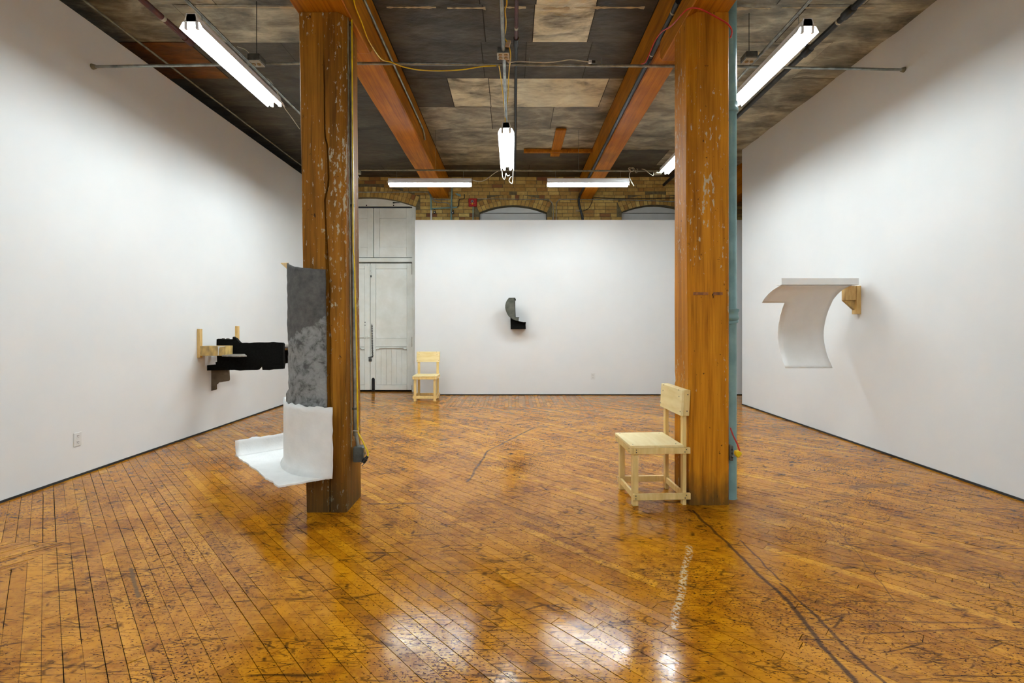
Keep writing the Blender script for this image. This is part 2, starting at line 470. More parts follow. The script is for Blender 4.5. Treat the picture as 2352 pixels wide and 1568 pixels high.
PATCH_A = (XL, -2.70, 1.5, 2.83)
PATCH_B = (-1.18, 1.30, 7.52, YP)
MAIN = (XL, XR, YN, 9.34)
PASS = (XR, 5.4, YR, YP)
planks = []
def lay(region, ang, width, gap, holes=(), wmin=.6, wmax=2.3):
    ca, sa = math.cos(ang), math.sin(ang)
    cs = [(region[i], region[j]) for i in (0,1) for j in (2,3)]
    us = [x*ca+y*sa for x, y in cs]; vs = [-x*sa+y*ca for x, y in cs]
    v = min(vs)-random.random()*width
    while v < max(vs):
        u = min(us)-random.random()*2
        while u < max(us):
            L = random.uniform(wmin, wmax)
            g1, g2, g3 = (gap*random.choice((.12, .25, .4, .5, .7)) for _ in range(3))
            q = [(u+g3*.7, v+g1), (u+L-g3*.7, v+g1), (u+L-g3*.7, v+width-g2), (u+g3*.7, v+width-g2)]
            poly = [(a*ca-b*sa, a*sa+b*ca) for a, b in q]
            poly = clip_rect(poly, region)
            if poly:
                ps = [poly]
                for h in holes: ps = [r for p in ps for r in minus_rect(p, h)]
                tone = min(1, max(0, random.gauss(.5, .17)))
                for p in ps:
                    if area(p) > 2e-4: planks.append((p, tone))
            u += L
        v += width
lay(MAIN, math.radians(-45), .0587, .0030, (PATCH_A, PATCH_B), .35, 1.5)
lay(PASS, math.radians(-45), .0587, .0028)
lay(PATCH_A, math.radians(52), .034, .0022, wmin=1.5, wmax=2.5)
lay(PATCH_B, math.radians(90), .0587, .003, wmin=1.0, wmax=2.5)

def plank_mb(mb, p, tone):
    z = random.uniform(-.0009, 0); tx, ty = random.gauss(0, .004), random.gauss(0, .004)
    cx = sum(a for a, _ in p)/len(p); cy = sum(b for _, b in p)/len(p)
    zz = lambda x, y: z+max(-.0012, min(.0006, (x-cx)*tx*.35+(y-cy)*ty*.35))
    n = len(p)
    top = [(x, y, zz(x, y)) for x, y in p]; bot = [(x, y, -.0178) for x, y in p]
    mb.add(top+bot, [tuple(range(n))]+[(i, i+n, (i+1) % n+n, (i+1) % n) for i in range(n)], tone)
def seen(p):
    cx = sum(a for a, _ in p)/len(p); cy = sum(b for _, b in p)/len(p)
    if cy < 1.6: return 0
    vis = [q for q in p if q[1] > 1.5 and -CX-150 < q[0]/q[1]*F < 1174+150 and q[1] > 1.65]
    if len(vis) < 2: return 0
    return area(p)/cy**3
planks.sort(key=lambda t: -seen(t[0]))
rest = MB()
for k, (p, tone) in enumerate(planks):
    if k < 296 and seen(p) > 0:
        mb = MB(); plank_mb(mb, p, tone)
        obj('plank', mb, M['floor'], floor)
    else: plank_mb(rest, p, tone)
o = obj('planks_beyond', rest, M['floor'], floor); o['kind'] = 'stuff'

# ceiling sheets ----------------------------------------------------
def sheet(x0, x1, y0, y1, tone):
    key = {'d': 'sheet_dark', 'm': 'sheet_mid', 'l': 'sheet_light', 'r': 'sheet_rust'}[tone]
    nx, ny = max(4, int((x1-x0)/.16)), max(3, int((y1-y0)/.16))
    zoff = random.uniform(.0, .006)
    rows = []
    for j in range(ny+1):
        row = []
        for i in range(nx+1):
            x = x0+(x1-x0)*i/nx; y = y0+(y1-y0)*j/ny
            w = noise.noise(Vector((x*1.7, y*3.1, 0)))*.010+noise.noise(Vector((x*5, y*6, 3)))*.004
            edge = 0 if i in (0, nx) or j in (0, ny) else 1
            row.append((x, y, ZC-.004-zoff-.012*edge*.6+w*edge))
        rows.append(row)
    mb = MB().grid(rows, random.uniform(.3, .7))
    return obj('sheet', mb, M[key], ceiling, smooth=40)
BL0, BL1, BR0, BR1 = -1.575, -1.262, 1.31, 1.56
YW = [1.9, 2.75, 3.5, 4.256, 4.82, 5.53, 6.25, 6.95, 7.78, 8.50, 9.18]
CENTRE = {0: [(-1.26,.1,'d'),(.1,1.31,'d')], 1: [(-1.26,0,'d'),(0,1.31,'d')],
          2: [(-1.26,-.3,'d'),(-.3,.21,'d'),(.21,.76,'l'),(.76,1.31,'d')],
          3: [(-1.26,-.28,'d'),(-.28,.20,'d'),(.20,.765,'l'),(.765,1.31,'d')],
          4: [(-1.26,-.33,'d'),(-.33,.14,'d'),(.14,.82,'d'),(.82,1.31,'d')],
          5: [(-1.26,-.78,'d'),(-.78,-.29,'l'),(-.29,.02,'l'),(.02,1.14,'l'),(1.14,1.31,'m')],
          6: [(-1.26,-.3,'m'),(-.3,.55,'m'),(.55,1.31,'m')],
          7: [(-1.26,.05,'m'),(.05,1.31,'m')], 8: [(-1.26,-.2,'m'),(-.2,1.31,'d')], 9: [(-1.26,.3,'d'),(.3,1.31,'d')]}
LEFT = {0: [(-5.1,-3.3,'m'),(-3.3,-1.57,'m')], 1: [(-5.1,-3,'m'),(-3,-1.57,'m')], 2: [(-5.1,-2.7,'m'),(-2.7,-1.57,'m')],
        3: [(-5.1,-3.1,'m'),(-3.1,-1.57,'m')], 4: [(-4.4,-3.35,'r'),(-3.35,-2.4,'d'),(-2.4,-1.57,'d')],
        5: [(-4.5,-3.0,'d'),(-3.0,-1.57,'d')], 6: [(-4.5,-2.6,'d'),(-2.6,-1.57,'d')], 7: [(-4.5,-3,'d'),(-3,-1.57,'d')],
        8: [(-4.4,-2.8,'d'),(-2.8,-1.57,'d')], 9: [(-4.4,-2.4,'d'),(-2.4,-1.57,'d')]}
RIGHT = {0: [(1.56,3,'m'),(3,4.4,'m')], 1: [(1.56,2.6,'m'),(2.6,4.4,'m')], 2: [(1.56,2.4,'m'),(2.4,3.2,'m'),(3.2,4.4,'m')],
         3: [(1.56,2.7,'m'),(2.7,4.4,'m')], 4: [(1.56,2.3,'m'),(2.3,3.3,'m'),(3.3,4.4,'m')], 5: [(1.56,2.9,'m'),(2.9,4.4,'m')],
         6: [(1.56,2.5,'m'),(2.5,4.4,'m')], 7: [(1.56,3.1,'m'),(3.1,4.4,'m')], 8: [(1.56,2.6,'d'),(2.6,4.4,'m')], 9: [(1.56,3,'d'),(3,5.4,'d')]}
for tab in (CENTRE, LEFT, RIGHT):
    for j, cells in tab.items():
        for x0, x1, t in cells:
            sheet(x0+.004, x1-.004, YW[j]+random.uniform(0, .006), YW[j+1]+random.uniform(.0, .012), t)
# torn paper tape along one joint
def torn_strip(x0, x1, y):
    up, lo = [], []
    n = int((x1-x0)/.03)
    for i in range(n+1):
        x = x0+(x1-x0)*i/n
        w = abs(noise.noise(Vector((x*6, y, 9)))*.055+noise.noise(Vector((x*23, y, 2)))*.03)+.002
        up.append((x, y-w*.5, ZC-.03)); lo.append((x, y+w*.7, ZC-.03))
    mb = MB().grid([up, lo]); q = obj('paper_strip', mb, M['paper'], ceiling)
    md = q.modifiers.new('thick', 'SOLIDIFY'); md.thickness = .003
for a, b in ((-2.95,-1.62), (-1.15,-.7), (-.6,-.25), (-.12,.12), (.28,.52), (.56,1.2), (1.62,2.35), (2.45,3.3)):
    torn_strip(a, b, 4.27+random.uniform(-.01, .01))

# brick wall --------------------------------------------------------
AR = {'a': .667, 'h': .145}
ARCH_R = (AR['a']**2+AR['h']**2)/(2*AR['h'])
openings = [dict(c=-2.845, a=.935, spring=3.655, h=.185, floor=0.0), dict(c=.005, a=.667, spring=3.535, h=.145, floor=2.0),
            dict(c=2.807, a=.667, spring=3.545, h=.145, floor=2.0)]
for op in openings:
    op['R'] = (op['a']**2+op['h']**2)/(2*op['h']); op['cz'] = op['spring']+op['h']-op['R']; op['th'] = math.asin(op['a']/op['R'])
bw = MB(); zt = ZC; x = XL-.1
MF = YB+.012
for op in openings:
    x0, x1 = op['c']-op['a'], op['c']+op['a']
    bw.prism([(x, MF, 0), (x0, MF, 0), (x0, MF, zt), (x, MF, zt)], (0, .35, 0))
    arc = [(op['c']+op['R']*math.sin(t), MF, op['cz']+op['R']*math.cos(t)) for t in [op['th']*(1-2*i/14) for i in range(15)]]
    bw.prism([(x0, MF, zt), (x1, MF, zt)]+arc, (0, .35, 0))
    if op['floor'] > 0: bw.prism([(x0, MF, 0), (x1, MF, 0), (x1, MF, op['floor']), (x0, MF, op['floor'])], (0, .35, 0))
    x = x1
bw.prism([(x, MF, 0), (5.5, MF, 0), (5.5, MF, zt), (x, MF, zt)], (0, .35, 0))
brickwall = struct(obj('wall_back', bw, M['mortar']), 'old yellow brick wall with segmental arches behind the partition')

bricks = []   # polygons in x, z
RING = .205
def out_half(op, z):
    if z < op['spring']-.06: return op['a']
    R2 = op['R']+RING
    s = R2*R2-(z-op['cz'])**2
    w = math.sqrt(s) if s > 0 else -1
    return max(op['a'] if z < op['spring'] else -1, min(w, R2*math.sin(op['th'])+.01)) if w > 0 else -1
z = 3.24; row = 0
while z < ZC-.02:
    z1 = min(z+.062, ZC-.005)
    free = [(-3.78, 5.4)]
    for op in openings:
        w = max(out_half(op, z), out_half(op, z1))
        if w <= 0: continue
        nf = []
        for a, b in free:
            l, r = op['c']-w, op['c']+w
            if l > a: nf.append((a, min(b, l)))
            if r < b: nf.append((max(a, r), b))
        free = [t for t in nf if t[1]-t[0] > .03]
    for a, b in free:
        xx = a+.002
        first = True
        while xx < b-.025:
            L = random.choice((.2, .2, .205, .195, .1)) if not first else (.2 if row % 2 else .1)
            first = False
            e = min(xx+L, b-.003)
            if b-.003-e < .05: e = b-.003
            bricks.append([(xx, z), (e, z), (e, z1), (xx, z1)])
            xx = e+.010
    z += .0715; row += 1
for op in openings:
    for r0 in (0, .1035):
        Ra, Rb = op['R']+r0+.002, op['R']+r0+.1
        n = int(2*op['th']*Ra/.0755)
        for i in range(n):
            t0 = -op['th']+2*op['th']*(i+.06)/n; t1 = -op['th']+2*op['th']*(i+.94)/n
            pt = lambda R, t: (op['c']+R*math.sin(t), op['cz']+R*math.cos(t))
            q = [pt(Ra, t0), pt(Ra, t1), pt(Rb, t1), pt(Rb, t0)]
            if max(v[1] for v in q) < ZC-.01: bricks.append(q)
def brick_seen(q):
    cx = sum(v[0] for v in q)/4; cz = sum(v[1] for v in q)/4
    px, py = CX+cx/YB*F, CY-(cz-H)/YB*F
    if not (824 < px < 1545 and 404 < py < 503): return 0
    s = area(q)
    if 890 < px < 1086 and 405 < py < 428 or 1255 < px < 1446 and 405 < py < 428: s *= .01
    return s
bricks.sort(key=lambda q: -brick_seen(q))
brest = MB()
for k, q in enumerate(bricks):
    y = YB+random.uniform(-.004, .004); tone = min(1, max(0, random.gauss(.55, .24)))
    poly = [(a, y, b) for a, b in q]
    if k < 298 and brick_seen(q) > 0:
        obj('brick', MB().prism(poly, (0, MF+.002-y, 0), tone), M['brick'], brickwall)
    else: brest.prism(poly, (0, MF+.002-y, 0), tone)
o = obj('bricks_beyond', brest, M['brick'], brickwall); o['kind'] = 'stuff'

# windows behind the arches
for n, op in ((1, openings[1]), (2, openings[2])):
    y = 9.34; c, a = op['c'], op['a']
    zs = ZD(489.5, y)
    w = struct(obj('window_%d' % n, MB().box(c-a, c+a, y+.03, y+.05, 2.0, op['spring']+op['h']), M['hole']),
               'boarded arched window in the brick wall above the partition')
    obj('lower_board', MB().box(c-a+.006, c+a-.006, y, y+.03, 2.0, zs-.006), M['window_board'], w)
    arc = [(c+op['R']*math.sin(t)*.992, y, op['cz']+op['R']*math.cos(t)-.006) for t in [op['th']*(1-2*i/14) for i in range(15)]]
    arc = [p for p in arc if p[2] > zs+.006]
    obj('arched_board', MB().prism([(c-a+.008, y, zs+.005), (c+a-.008, y, zs+.005)]+arc, (0, .03, 0)), M['window_board'], w)

# double door -------------------------------------------------------
YD = 9.33
def dx(px): return XD(px, YD)
def dz(py): return ZD(py, YD)
op = openings[0]
door = struct(obj('door_1', MB().box(op['c']-op['a'], op['c']+op['a'], YD+.05, YD+.07, 0, op['spring']), M['hole']),
              'tall old white double door with arched transom, chained shut')
xr = op['c']+op['a']; xl = op['c']-op['a']; xm = op['c']
arc = [(op['c']+op['R']*math.sin(t), YD-.03, op['cz']+op['R']*math.cos(t)-.004) for t in [op['th']*(1-2*i/16) for i in range(17)]]
obj('arched_head', MB().prism([(xl, YD-.03, dz(474)), (xr, YD-.03, dz(474))]+[p for p in arc if p[2] > dz(474)+.004], (0, .06, 0)), M['white_old'], door)
obj('jamb', MB().box(xr-.09, xr, YD-.045, YD+.06, 0, dz(474)), M['white_old'], door, bevel=.004)
obj('jamb', MB().box(xl, xl+.045, YD-.045, YD+.06, 0, dz(474)), M['white_old'], door, bevel=.004)
obj('transom_bar', MB().box(xl+.045, xr-.09, YD-.04, YD+.05, dz(602), dz(593)), M['white_old'], door, bevel=.005)
def panel_frame(x0, x1, z0, z1, parent, stile, top, bot, yoff=0, depth=.014, name='stile'):
    y = YD+yoff
    obj('stile', MB().box(x0, x0+stile, y, y+.04, z0, z1), M['white_old'], parent, bevel=.003)
    obj('stile', MB().box(x1-stile, x1, y, y+.04, z0, z1), M['white_old'], parent, bevel=.003)
    obj('rail', MB().box(x0+stile+.0015, x1-stile-.0015, y, y+.04, z1-top, z1), M['white_old'], parent, bevel=.003)
    obj('rail', MB().box(x0+stile+.0015, x1-stile-.0015, y, y+.04, z0, z0+bot), M['white_old'], parent, bevel=.003)
    obj('panel', MB().box(x0+stile+.002, x1-stile-.002, y+depth, y+.035, z0+bot+.002, z1-top-.002), M['white_old'], parent, bevel=.003)
# transom lights (painted panels)
tr = obj('transom_panel', MB().box(dx(859), xr-.095, YD+.03, YD+.045, dz(591), dz(478)), M['white_old'], door)
panel_frame(dx(859), xr-.095, dz(591), dz(478), tr, .115, .20, .20, -.01)
tl = obj('transom_panel', MB().box(xl+.05, dx(857.5), YD+.03, YD+.045, dz(591), dz(478)), M['white_old'], door)
panel_frame(xl+.05, dx(857.5), dz(591), dz(478), tl, .115, .20, .20, -.01)
def leaf(x0, x1, right):
    z0, z1 = .03, dz(604.5)
    lf = obj('door_leaf', MB().box(x0+.01, x1-.01, YD+.03, YD+.05, z0, z1), M['white_old'], door)
    s = .105; y = YD
    obj('stile', MB().box(x0, x0+s, y, y+.045, z0, z1), M['white_old'], lf, bevel=.004)
    obj('stile', MB().box(x1-s, x1, y, y+.045, z0, z1), M['white_old'], lf, bevel=.004)
    zr = [(dz(617), z1), (dz(796), dz(777)), (z0, dz(884))]
    for a, b in zr: obj('rail', MB().box(x0+s+.0015, x1-s-.0015, y, y+.045, a, b), M['white_old'], lf, bevel=.004)
    obj('panel', MB().box(x0+s+.003, x1-s-.003, y+.012, y+.04, dz(777)+.003, dz(617)-.003), M['white_old'], lf, bevel=.004)
    nb = 6; a, b = x0+s+.004, x1-s-.004
    for i in range(nb):
        obj('board', MB().box(a+(b-a)*i/nb+.001, a+(b-a)*(i+1)/nb-.001, y+.014, y+.04, dz(884)+.004, dz(796)-.004), M['white_old'], lf, bevel=.003)
    # moulding over the lower panel, ends dropped
    zz = dz(798)
    pts = [(a, y-.004, zz-.03), (a+.06, y-.004, zz-.028), (a+.10, y-.004, zz-.006), (b-.10, y-.004, zz-.006), (b-.06, y-.004, zz-.028), (b, y-.004, zz-.03)]
    obj('moulding', MB().tube(smooth_path(pts, 3), .012, 6), M['white_old'], lf, smooth=60)
    return lf
lr = leaf(xm+.004, xr-.095, True)
ll = leaf(xl+.05, xm-.004, False)
# hardware
def chain(pts, r, name, parent, mat):
    mb = MB(); pts = smooth_path(pts, 1)
    tot = sum((pts[i+1]-pts[i]).length for i in range(len(pts)-1)); n = int(tot/.024); acc = []
    for k in range(n+1):
        d = tot*k/n
        for i in range(len(pts)-1):
            L = (pts[i+1]-pts[i]).length
            if d <= L+1e-9: acc.append(pts[i].lerp(pts[i+1], d/L)); break
            d -= L
    for i, p in enumerate(acc):
        t = (acc[min(i+1, len(acc)-1)]-acc[max(i-1, 0)]).normalized()
        s = t.cross(Vector((0,1,0)) if i % 2 else Vector((1,0.3,0)))
        s = s.normalized() if s.length > .01 else Vector((1,0,0))
        ring = [p+t*math.cos(a)*.019+s*math.sin(a)*.011 for a in [2*math.pi*k/8 for k in range(9)]]
        mb.tube(ring, r, 5, caps=False)
    return obj(name, mb, mat, parent, smooth=60)
yd = YD-.016
chain([P(854.3, 746, yd), P(855, 790, yd), P(856, 819, yd), P(848, 821, yd)], .0042, 'chain', lr, M['dark_metal'])
pl = P(850.5, 826, yd)
pk = obj('padlock', MB().box(pl.x-.03, pl.x+.03, pl.y-.014, pl.y+.012, pl.z-.035, pl.z+.02), M['box_grey'], lr, bevel=.006)
obj('shackle', MB().tube(smooth_path([pl+Vector((-.02,0,.02)), pl+Vector((-.018,0,.05)), pl+Vector((0,0,.062)), pl+Vector((.018,0,.05)), pl+Vector((.02,0,.02))], 3), .006, 6), M['metal'], pk, smooth=60)
a, b = P(854, 867, YD), P(861, 898, YD)
kp = [(a.x, YD-.012, b.z), (b.x, YD-.012, b.z), (b.x, YD-.012, a.z-.03), ((a.x+b.x)/2+.012, YD-.012, a.z), ((a.x+b.x)/2-.012, YD-.012, a.z), (a.x, YD-.012, a.z-.03)]
obj('foot_bolt', MB().prism(kp, (0, .011, 0)), M['dark_metal'], lr)
for yy in (615, 630):
    q = P(851.5, yy, YD-.004); obj('head_bolt', MB().box(q.x-.012, q.x+.012, q.y-.012, q.y, q.z-.055, q.z+.055), M['white_old'], lr, bevel=.003)
q = P(852.5, 634.5, YD-.004); obj('bolt_knob', MB().box(q.x-.011, q.x+.011, q.y-.025, q.y, q.z-.02, q.z+.02), M['dark_metal'], lr, bevel=.004)
for px, yy, h in ((948.5, 617, .11), (951, 785, .1), (951, 892, .06)):
    q = P(px, yy, YD-.045); obj('hinge', MB().tube([(xr-.095, YD-.012, q.z-h), (xr-.095, YD-.012, q.z+h)], .011, 8), M['old_metal'], lr, smooth=50)
for yy in (740, 746.5):
    q = P(838.5, yy, YD-.001); obj('keyhole', MB().tube([q, q+Vector((0,-.006,0))], .009, 10), M['dark_metal'], ll)
q0, q1 = P(824, 774.5, YD-.006), P(850, 774.5, YD-.006)
obj('slide_bolt', MB().tube([q0, q1], .011, 8), M['white_old'], ll, smooth=60)
for px in (838, 843):
    q = P(px, 774.5, YD-.006); obj('bolt_keeper', MB().box(q.x-.008, q.x+.008, q.y-.014, q.y+.006, q.z-.03, q.z+.03), M['white_old'], ll, bevel=.003)
q = P(839, 608, YD-.002); obj('latch_plate', MB().box(q.x-.05, q.x+.05, q.y-.008, q.y, q.z-.02, q.z+.02), M['white_old'], ll, bevel=.003)
for px in (842, 904):
    q = P(px, 471.5, YD-.03); obj('screw_hole', MB().tube([q+Vector((0,.002,0)), q+Vector((0,-.004,0))], .012, 10), M['hole'], door)
q = [P(902, 464, YD-.03), P(916, 464.6, YD-.03), P(920, 466, YD-.03), P(908, 466.5, YD-.03), P(902.5, 467.5, YD-.03)]
obj('chipped_edge', MB().prism(q, (0, -.003, 0)), M['hole'], door)

# beams, columns ------------------------------------------------------
def beam(x0, x1, y0, y1, z0, z1, label):
    rows = []; n = 40
    prof = [(0, 0), (0, 1), (1, 1), (1, 0)]
    mb = MB(); ch = .012
    pr = [(x0+ch, z0), (x0, z0+ch), (x0, z1), (x1, z1), (x1, z0+ch), (x1-ch, z0)]
    rings = []
    for i in range(n+1):
        y = y0+(y1-y0)*i/n
        rings.append([(x+noise.noise(Vector((x*3, y*1.3, z)))*.006, y, zz+(noise.noise(Vector((x*5, y*1.1, zz)))*.006 if zz < z1 else 0)) for x, zz in pr])
    k = len(pr); vs = [v for r in rings for v in r]
    fs = [(i*k+j, (i+1)*k+j, (i+1)*k+(j+1) % k, i*k+(j+1) % k) for i in range(n) for j in range(k)]
    fs += [tuple(range(k)), tuple(range(n*k+k-1, n*k-1, -1))]
    mb.add(vs, fs)
    return tag(obj('ceiling_beam', mb, M['beam'], smooth=30), label, 'beam')
beam(BL0, BL1, YN, YB-.005, 3.82, ZC-.012, 'orange-brown timber ceiling beam above the dark cracked column')
beam(BR0, BR1, YN, YB-.005, 3.80, ZC-.012, 'orange-brown timber ceiling beam above the column with the leaning chair')
beam(4.10, 4.40, YR-.6, YB-.005, 3.70, ZC-.012, 'short stretch of timber beam glimpsed past the end of the white wall')

def bolster(x0, x1, y0, y1, z0, z1, parent):
    ch = .05
    poly = [(x0, y0, z1), (x0, y0, z0+ch), (x0, y0+ch, z0), (x0, y1-ch, z0), (x0, y1, z0+ch), (x0, y1, z1)]
    return obj('bolster', MB().prism(poly, (x1-x0, 0, 0)), M['beam'], parent, bevel=.006)

def interp(tab, v):
    for (a, p), (b, q) in zip(tab, tab[1:]):
        if a <= v <= b: return p+(q-p)*(v-a)/(b-a)
    return tab[0][1] if v < tab[0][0] else tab[-1][1]

def crack_tab(pts, d):
    return sorted((ZD(y, d), XD(x, d)) for x, y in pts)
# left column, slightly out of plumb, split down its front
d0, d1 = 3.286, 3.610
crack = crack_tab([(744,150),(745,200),(746,310),(752,335),(755,421),(746,457),(750,560),(750,580),(753,625),(756,656),(755,700),(754,740),(757,780),(755,877),(758,930),(758,1000),(758,1100),(758,1178)], d0)
cw = sorted((ZD(y, d0), w) for y, w in ((-80,.0005),(120,.0005),(160,.003),(300,.004),(420,.005),(520,.004),(580,.008),(660,.011),(760,.010),(900,.012),(960,.006),(1060,.004),(1178,.004)))
def column(name, top, ring, mat, root):
    N = 72; rings = [ring(top*i/N) for i in range(N+1)]
    k = len(rings[0]); vs = [v for r in rings for v in r]
    fs = [(i*k+j, i*k+(j+1) % k, (i+1)*k+(j+1) % k, (i+1)*k+j) for i in range(N) for j in range(k)]
    fs += [tuple(range(k-1, -1, -1)), tuple(range(N*k, N*k+k))]
    return obj(name, MB().add(vs, fs), mat, root, smooth=28)
def wob(x, y, z, a=.003): return noise.noise(Vector((x*4, y*4, z*2.3)))*a
def ring_l(z):
    t = z/3.51
    xl_, xr_ = -1.449-.055*t, -1.168-.012*t
    ch = .006+.045*max(0, (t-.45)/.55)
    back = -.02*t
    cx = interp(crack, z); w = max(.0006, interp(cw, z)*1.35)+abs(noise.noise(Vector((1, 2, z*9))))*.002*(z > .1)
    yf = lambda x: d0+wob(x, 0, z)
    pts = [(xl_+.006, yf(xl_), z), (cx-w, yf(cx), z), (cx-w*.2, d0+.035, z), (cx+w*.2, d0+.035, z), (cx+w, yf(cx+.02), z),
           (xr_-ch, yf(xr_), z), (xr_, d0+ch+wob(xr_, 1, z), z), (xr_+back+wob(2, 3, z), d1-.01, z), (xr_+back-.01, d1, z), (xl_+.01, d1, z), (xl_+wob(7, 1, z), d1-.01, z), (xl_+wob(9, 2, z), d0+.006, z)]
    return pts
cl = thing('timber_column', (-1.31, 3.45, 0), 'dark brown timber column split by a long crack, grey conduit on its side', 'column')
column('shaft', 3.51, ring_l, M['column_l'], cl)
bolster(-1.515, -1.155, 2.95, 3.84, 3.512, 3.818, cl)
# right column
e0, e1 = 3.418, 3.731
def ring_r(z):
    t = z/3.60
    xl_, xr_ = 1.288, 1.58
    ch = .004+.055*max(0, min(1, (t-.12)/.5))
    yf = lambda x: e0+wob(x, 5, z)
    nick = .012 if .87 < z < .93 else 0
    return [(xl_+ch*.95, yf(xl_+ch), z), (1.40, yf(1.40), z), (1.50, yf(1.5), z), (xr_-.008, yf(xr_), z), (xr_, e0+.008, z), (xr_+wob(3, 3, z), e1-.008, z),
            (xr_-.008, e1, z), (xl_+.008, e1, z), (xl_+nick+wob(1, 8, z), e1-.008, z), (xl_+wob(1, 9, z), e0+ch+.002, z)]
cr = thing('timber_column', (1.434, 3.575, 0), 'amber timber column with white paint flecks that a plywood chair leans against', 'column')
column('shaft', 3.60, ring_r, M['column_r'], cr)
bolster(1.288, 1.578, 3.02, 4.10, 3.602, 3.798, cr)
for x0, x1 in ((1593, 1627), (1639, 1660)):   # dark burn marks on the face
    a, b = P(x0, 677, e0-.004), P(x1, 671, e0-.004)
    obj('burn_mark', MB().box(a.x, b.x, e0-.0045, e0+.004, a.z, b.z), mat_noise('scorched_timber', rgb(84,44,12), rgb(150,90,24), 40, 4, .5), cr)
q = P(1600, 26, e0-.002)
obj('hook', MB().tube(smooth_path([q+Vector((0,.004,0)), q+Vector((.01,-.02,.02)), q+Vector((.018,-.03,.05)), q+Vector((.03,-.03,.065)), q+Vector((.042,-.03,.05)), q+Vector((.03,-.03,.04))], 4), .003, 6), M['metal'], cr, smooth=60)

# grey-green drain pipe beside the right column
pc = (1.655, 3.575); R = .05
pr = [(0,R),(1.325,R),(1.326,R+.012),(1.345,R+.014),(1.365,R+.012),(1.375,R+.008),(1.42,R+.008),(1.428,R+.014),(1.45,R+.014),(1.452,R),(2.93,R),(2.935,R+.008),(2.98,R+.008),(2.985,R+.014),(3.01,R+.014),(3.02,R),(4.22,R)]
dp = thing('drain_pipe', (pc[0], pc[1], 0), 'grey-green vertical cast iron pipe standing beside the amber column', 'pipe')
# bell joint (py 708-735) and upper collar (py 245-262)
zj0, zj1 = ZD(733, pc[1]), ZD(709, pc[1])
zu0, zu1 = ZD(262, pc[1]), ZD(238, pc[1])
prof = [(0, R+.004), (.012, R), (zj0-.012, R), (zj0, R+.016), (zj0+.018, R+.018), (zj0+.026, R+.012), (zj1-.026, R+.012), (zj1-.02, R+.018), (zj1-.004, R+.018), (zj1, R+.004), (zj1+.004, R),
        (zu0, R), (zu0+.008, R+.012), (zu0+.03, R+.014), (zu0+.038, R+.007), (zu1, R+.007), (zu1+.004, R), (4.22, R)]
obj('pipe', MB().lathe((pc[0], pc[1], 0), (0,0,1), prof, 24), M['green_pipe'], dp, smooth=50)
zc_ = ZD(741, pc[1])
cl_pts = [Vector((pc[0]+(R+.003)*math.cos(a), pc[1]+(R+.003)*math.sin(a), zc_-.012*math.cos(a-math.radians(180)))) for a in [2*math.pi*k/20 for k in range(21)]]
obj('pipe_clamp', MB().tube(cl_pts, .011, 6, caps=False), M['green_pipe'], dp, smooth=60)

# outlet box with red flex on the far column, conduit and box on the near one
bxr = thing('outlet_box', (1.60, 3.47, .40), 'grey outlet box on the column beside the grey-green pipe', 'outlet box')
za, zb = ZD(1059, 3.40), ZD(1024, 3.40)
obj('body', MB().box(1.581, 1.606, 3.405, 3.475, za, zb), M['box_grey'], bxr, bevel=.005)
for i in range(3):
    zz = za+(zb-za)*(.25+.25*i)
    obj('knockout', MB().tube([(1.594, 3.404, zz), (1.594, 3.4065, zz)], .008, 12), M['black'], bxr)
q = [P(1677.5, 982, 3.40), P(1684, 1000, 3.38), P(1692, 1016, 3.37), P(1697.5, 1030, 3.37), P(1699, 1036, 3.37)]
rc = thing('red_flex', q[0], 'short red flex with yellow plug hanging beside the grey-green pipe', 'cable')
obj('flex', MB().tube(smooth_path(q, 5), .0055, 8), M['red'], rc, smooth=60)
q = P(1694, 1041, 3.37)
obj('plug', MB().prism([(q.x-.022, q.y-.018, q.z-.006), (q.x-.002, q.y-.018, q.z-.03), (q.x+.018, q.y-.018, q.z-.01), (q.x+.026, q.y-.018, q.z+.004), (q.x+.012, q.y-.018, q.z+.022), (q.x-.018, q.y-.018, q.z+.018)], (0, .036, 0)), M['yellow'], rc, bevel=.004)
obj('prong', MB().box(q.x-.04, q.x-.018, q.y-.006, q.y-.003, q.z-.022, q.z-.014), M['silver'], rc)

xc = lambda z: -1.152-.010*z/3.5
ccd = thing('wall_conduit', (-1.14, 3.40, 0), 'galvanised conduit with grey outlet box on the cracked column', 'conduit')
dcd = 3.40
pts = [Vector((XD(814+ (803-814)*i/10, dcd)+.004, dcd, ZD(1000-1010*i/10, dcd))) for i in range(11)]
pts = [P(822.5, 1028, dcd), P(821, 1015, dcd), P(817, 995, dcd)]+pts+[P(802.5, -60, dcd)]
obj('conduit', MB().tube(pts, .0125, 12), M['metal'], ccd, smooth=60)
for py in (60, 472, 938):
    px = interp([(-60, 803), (1000, 814), (1100, 822)], py)
    q = P(px, py, dcd)
    obj('strap', MB().tube([q+Vector((.003,0,-.008)), q+Vector((.003,0,.008))], .0165, 12), M['box_grey'], ccd, smooth=50)
q0, q1 = P(810.5, 1062, 3.36), P(832, 1027, 3.36)
obj('box', MB().box(-1.150, q1.x, 3.36, 3.44, q0.z, q1.z), M['box_grey'], ccd, bevel=.006)
obj('plate', MB().box(q1.x-.002, q1.x+.004, 3.367, 3.433, q0.z+.006, q1.z-.006), M['box_grey'], ccd, bevel=.0015)
for k in (.3, .7):
    zz = q0.z+(q1.z-q0.z)*k
    obj('socket', MB().tube([(q1.x, 3.40, zz), (q1.x+.008, 3.40, zz)], .017, 14), M['socket'], ccd)
q = P(804, -40, 3.36); q2 = P(812.5, 1025, 3.36)
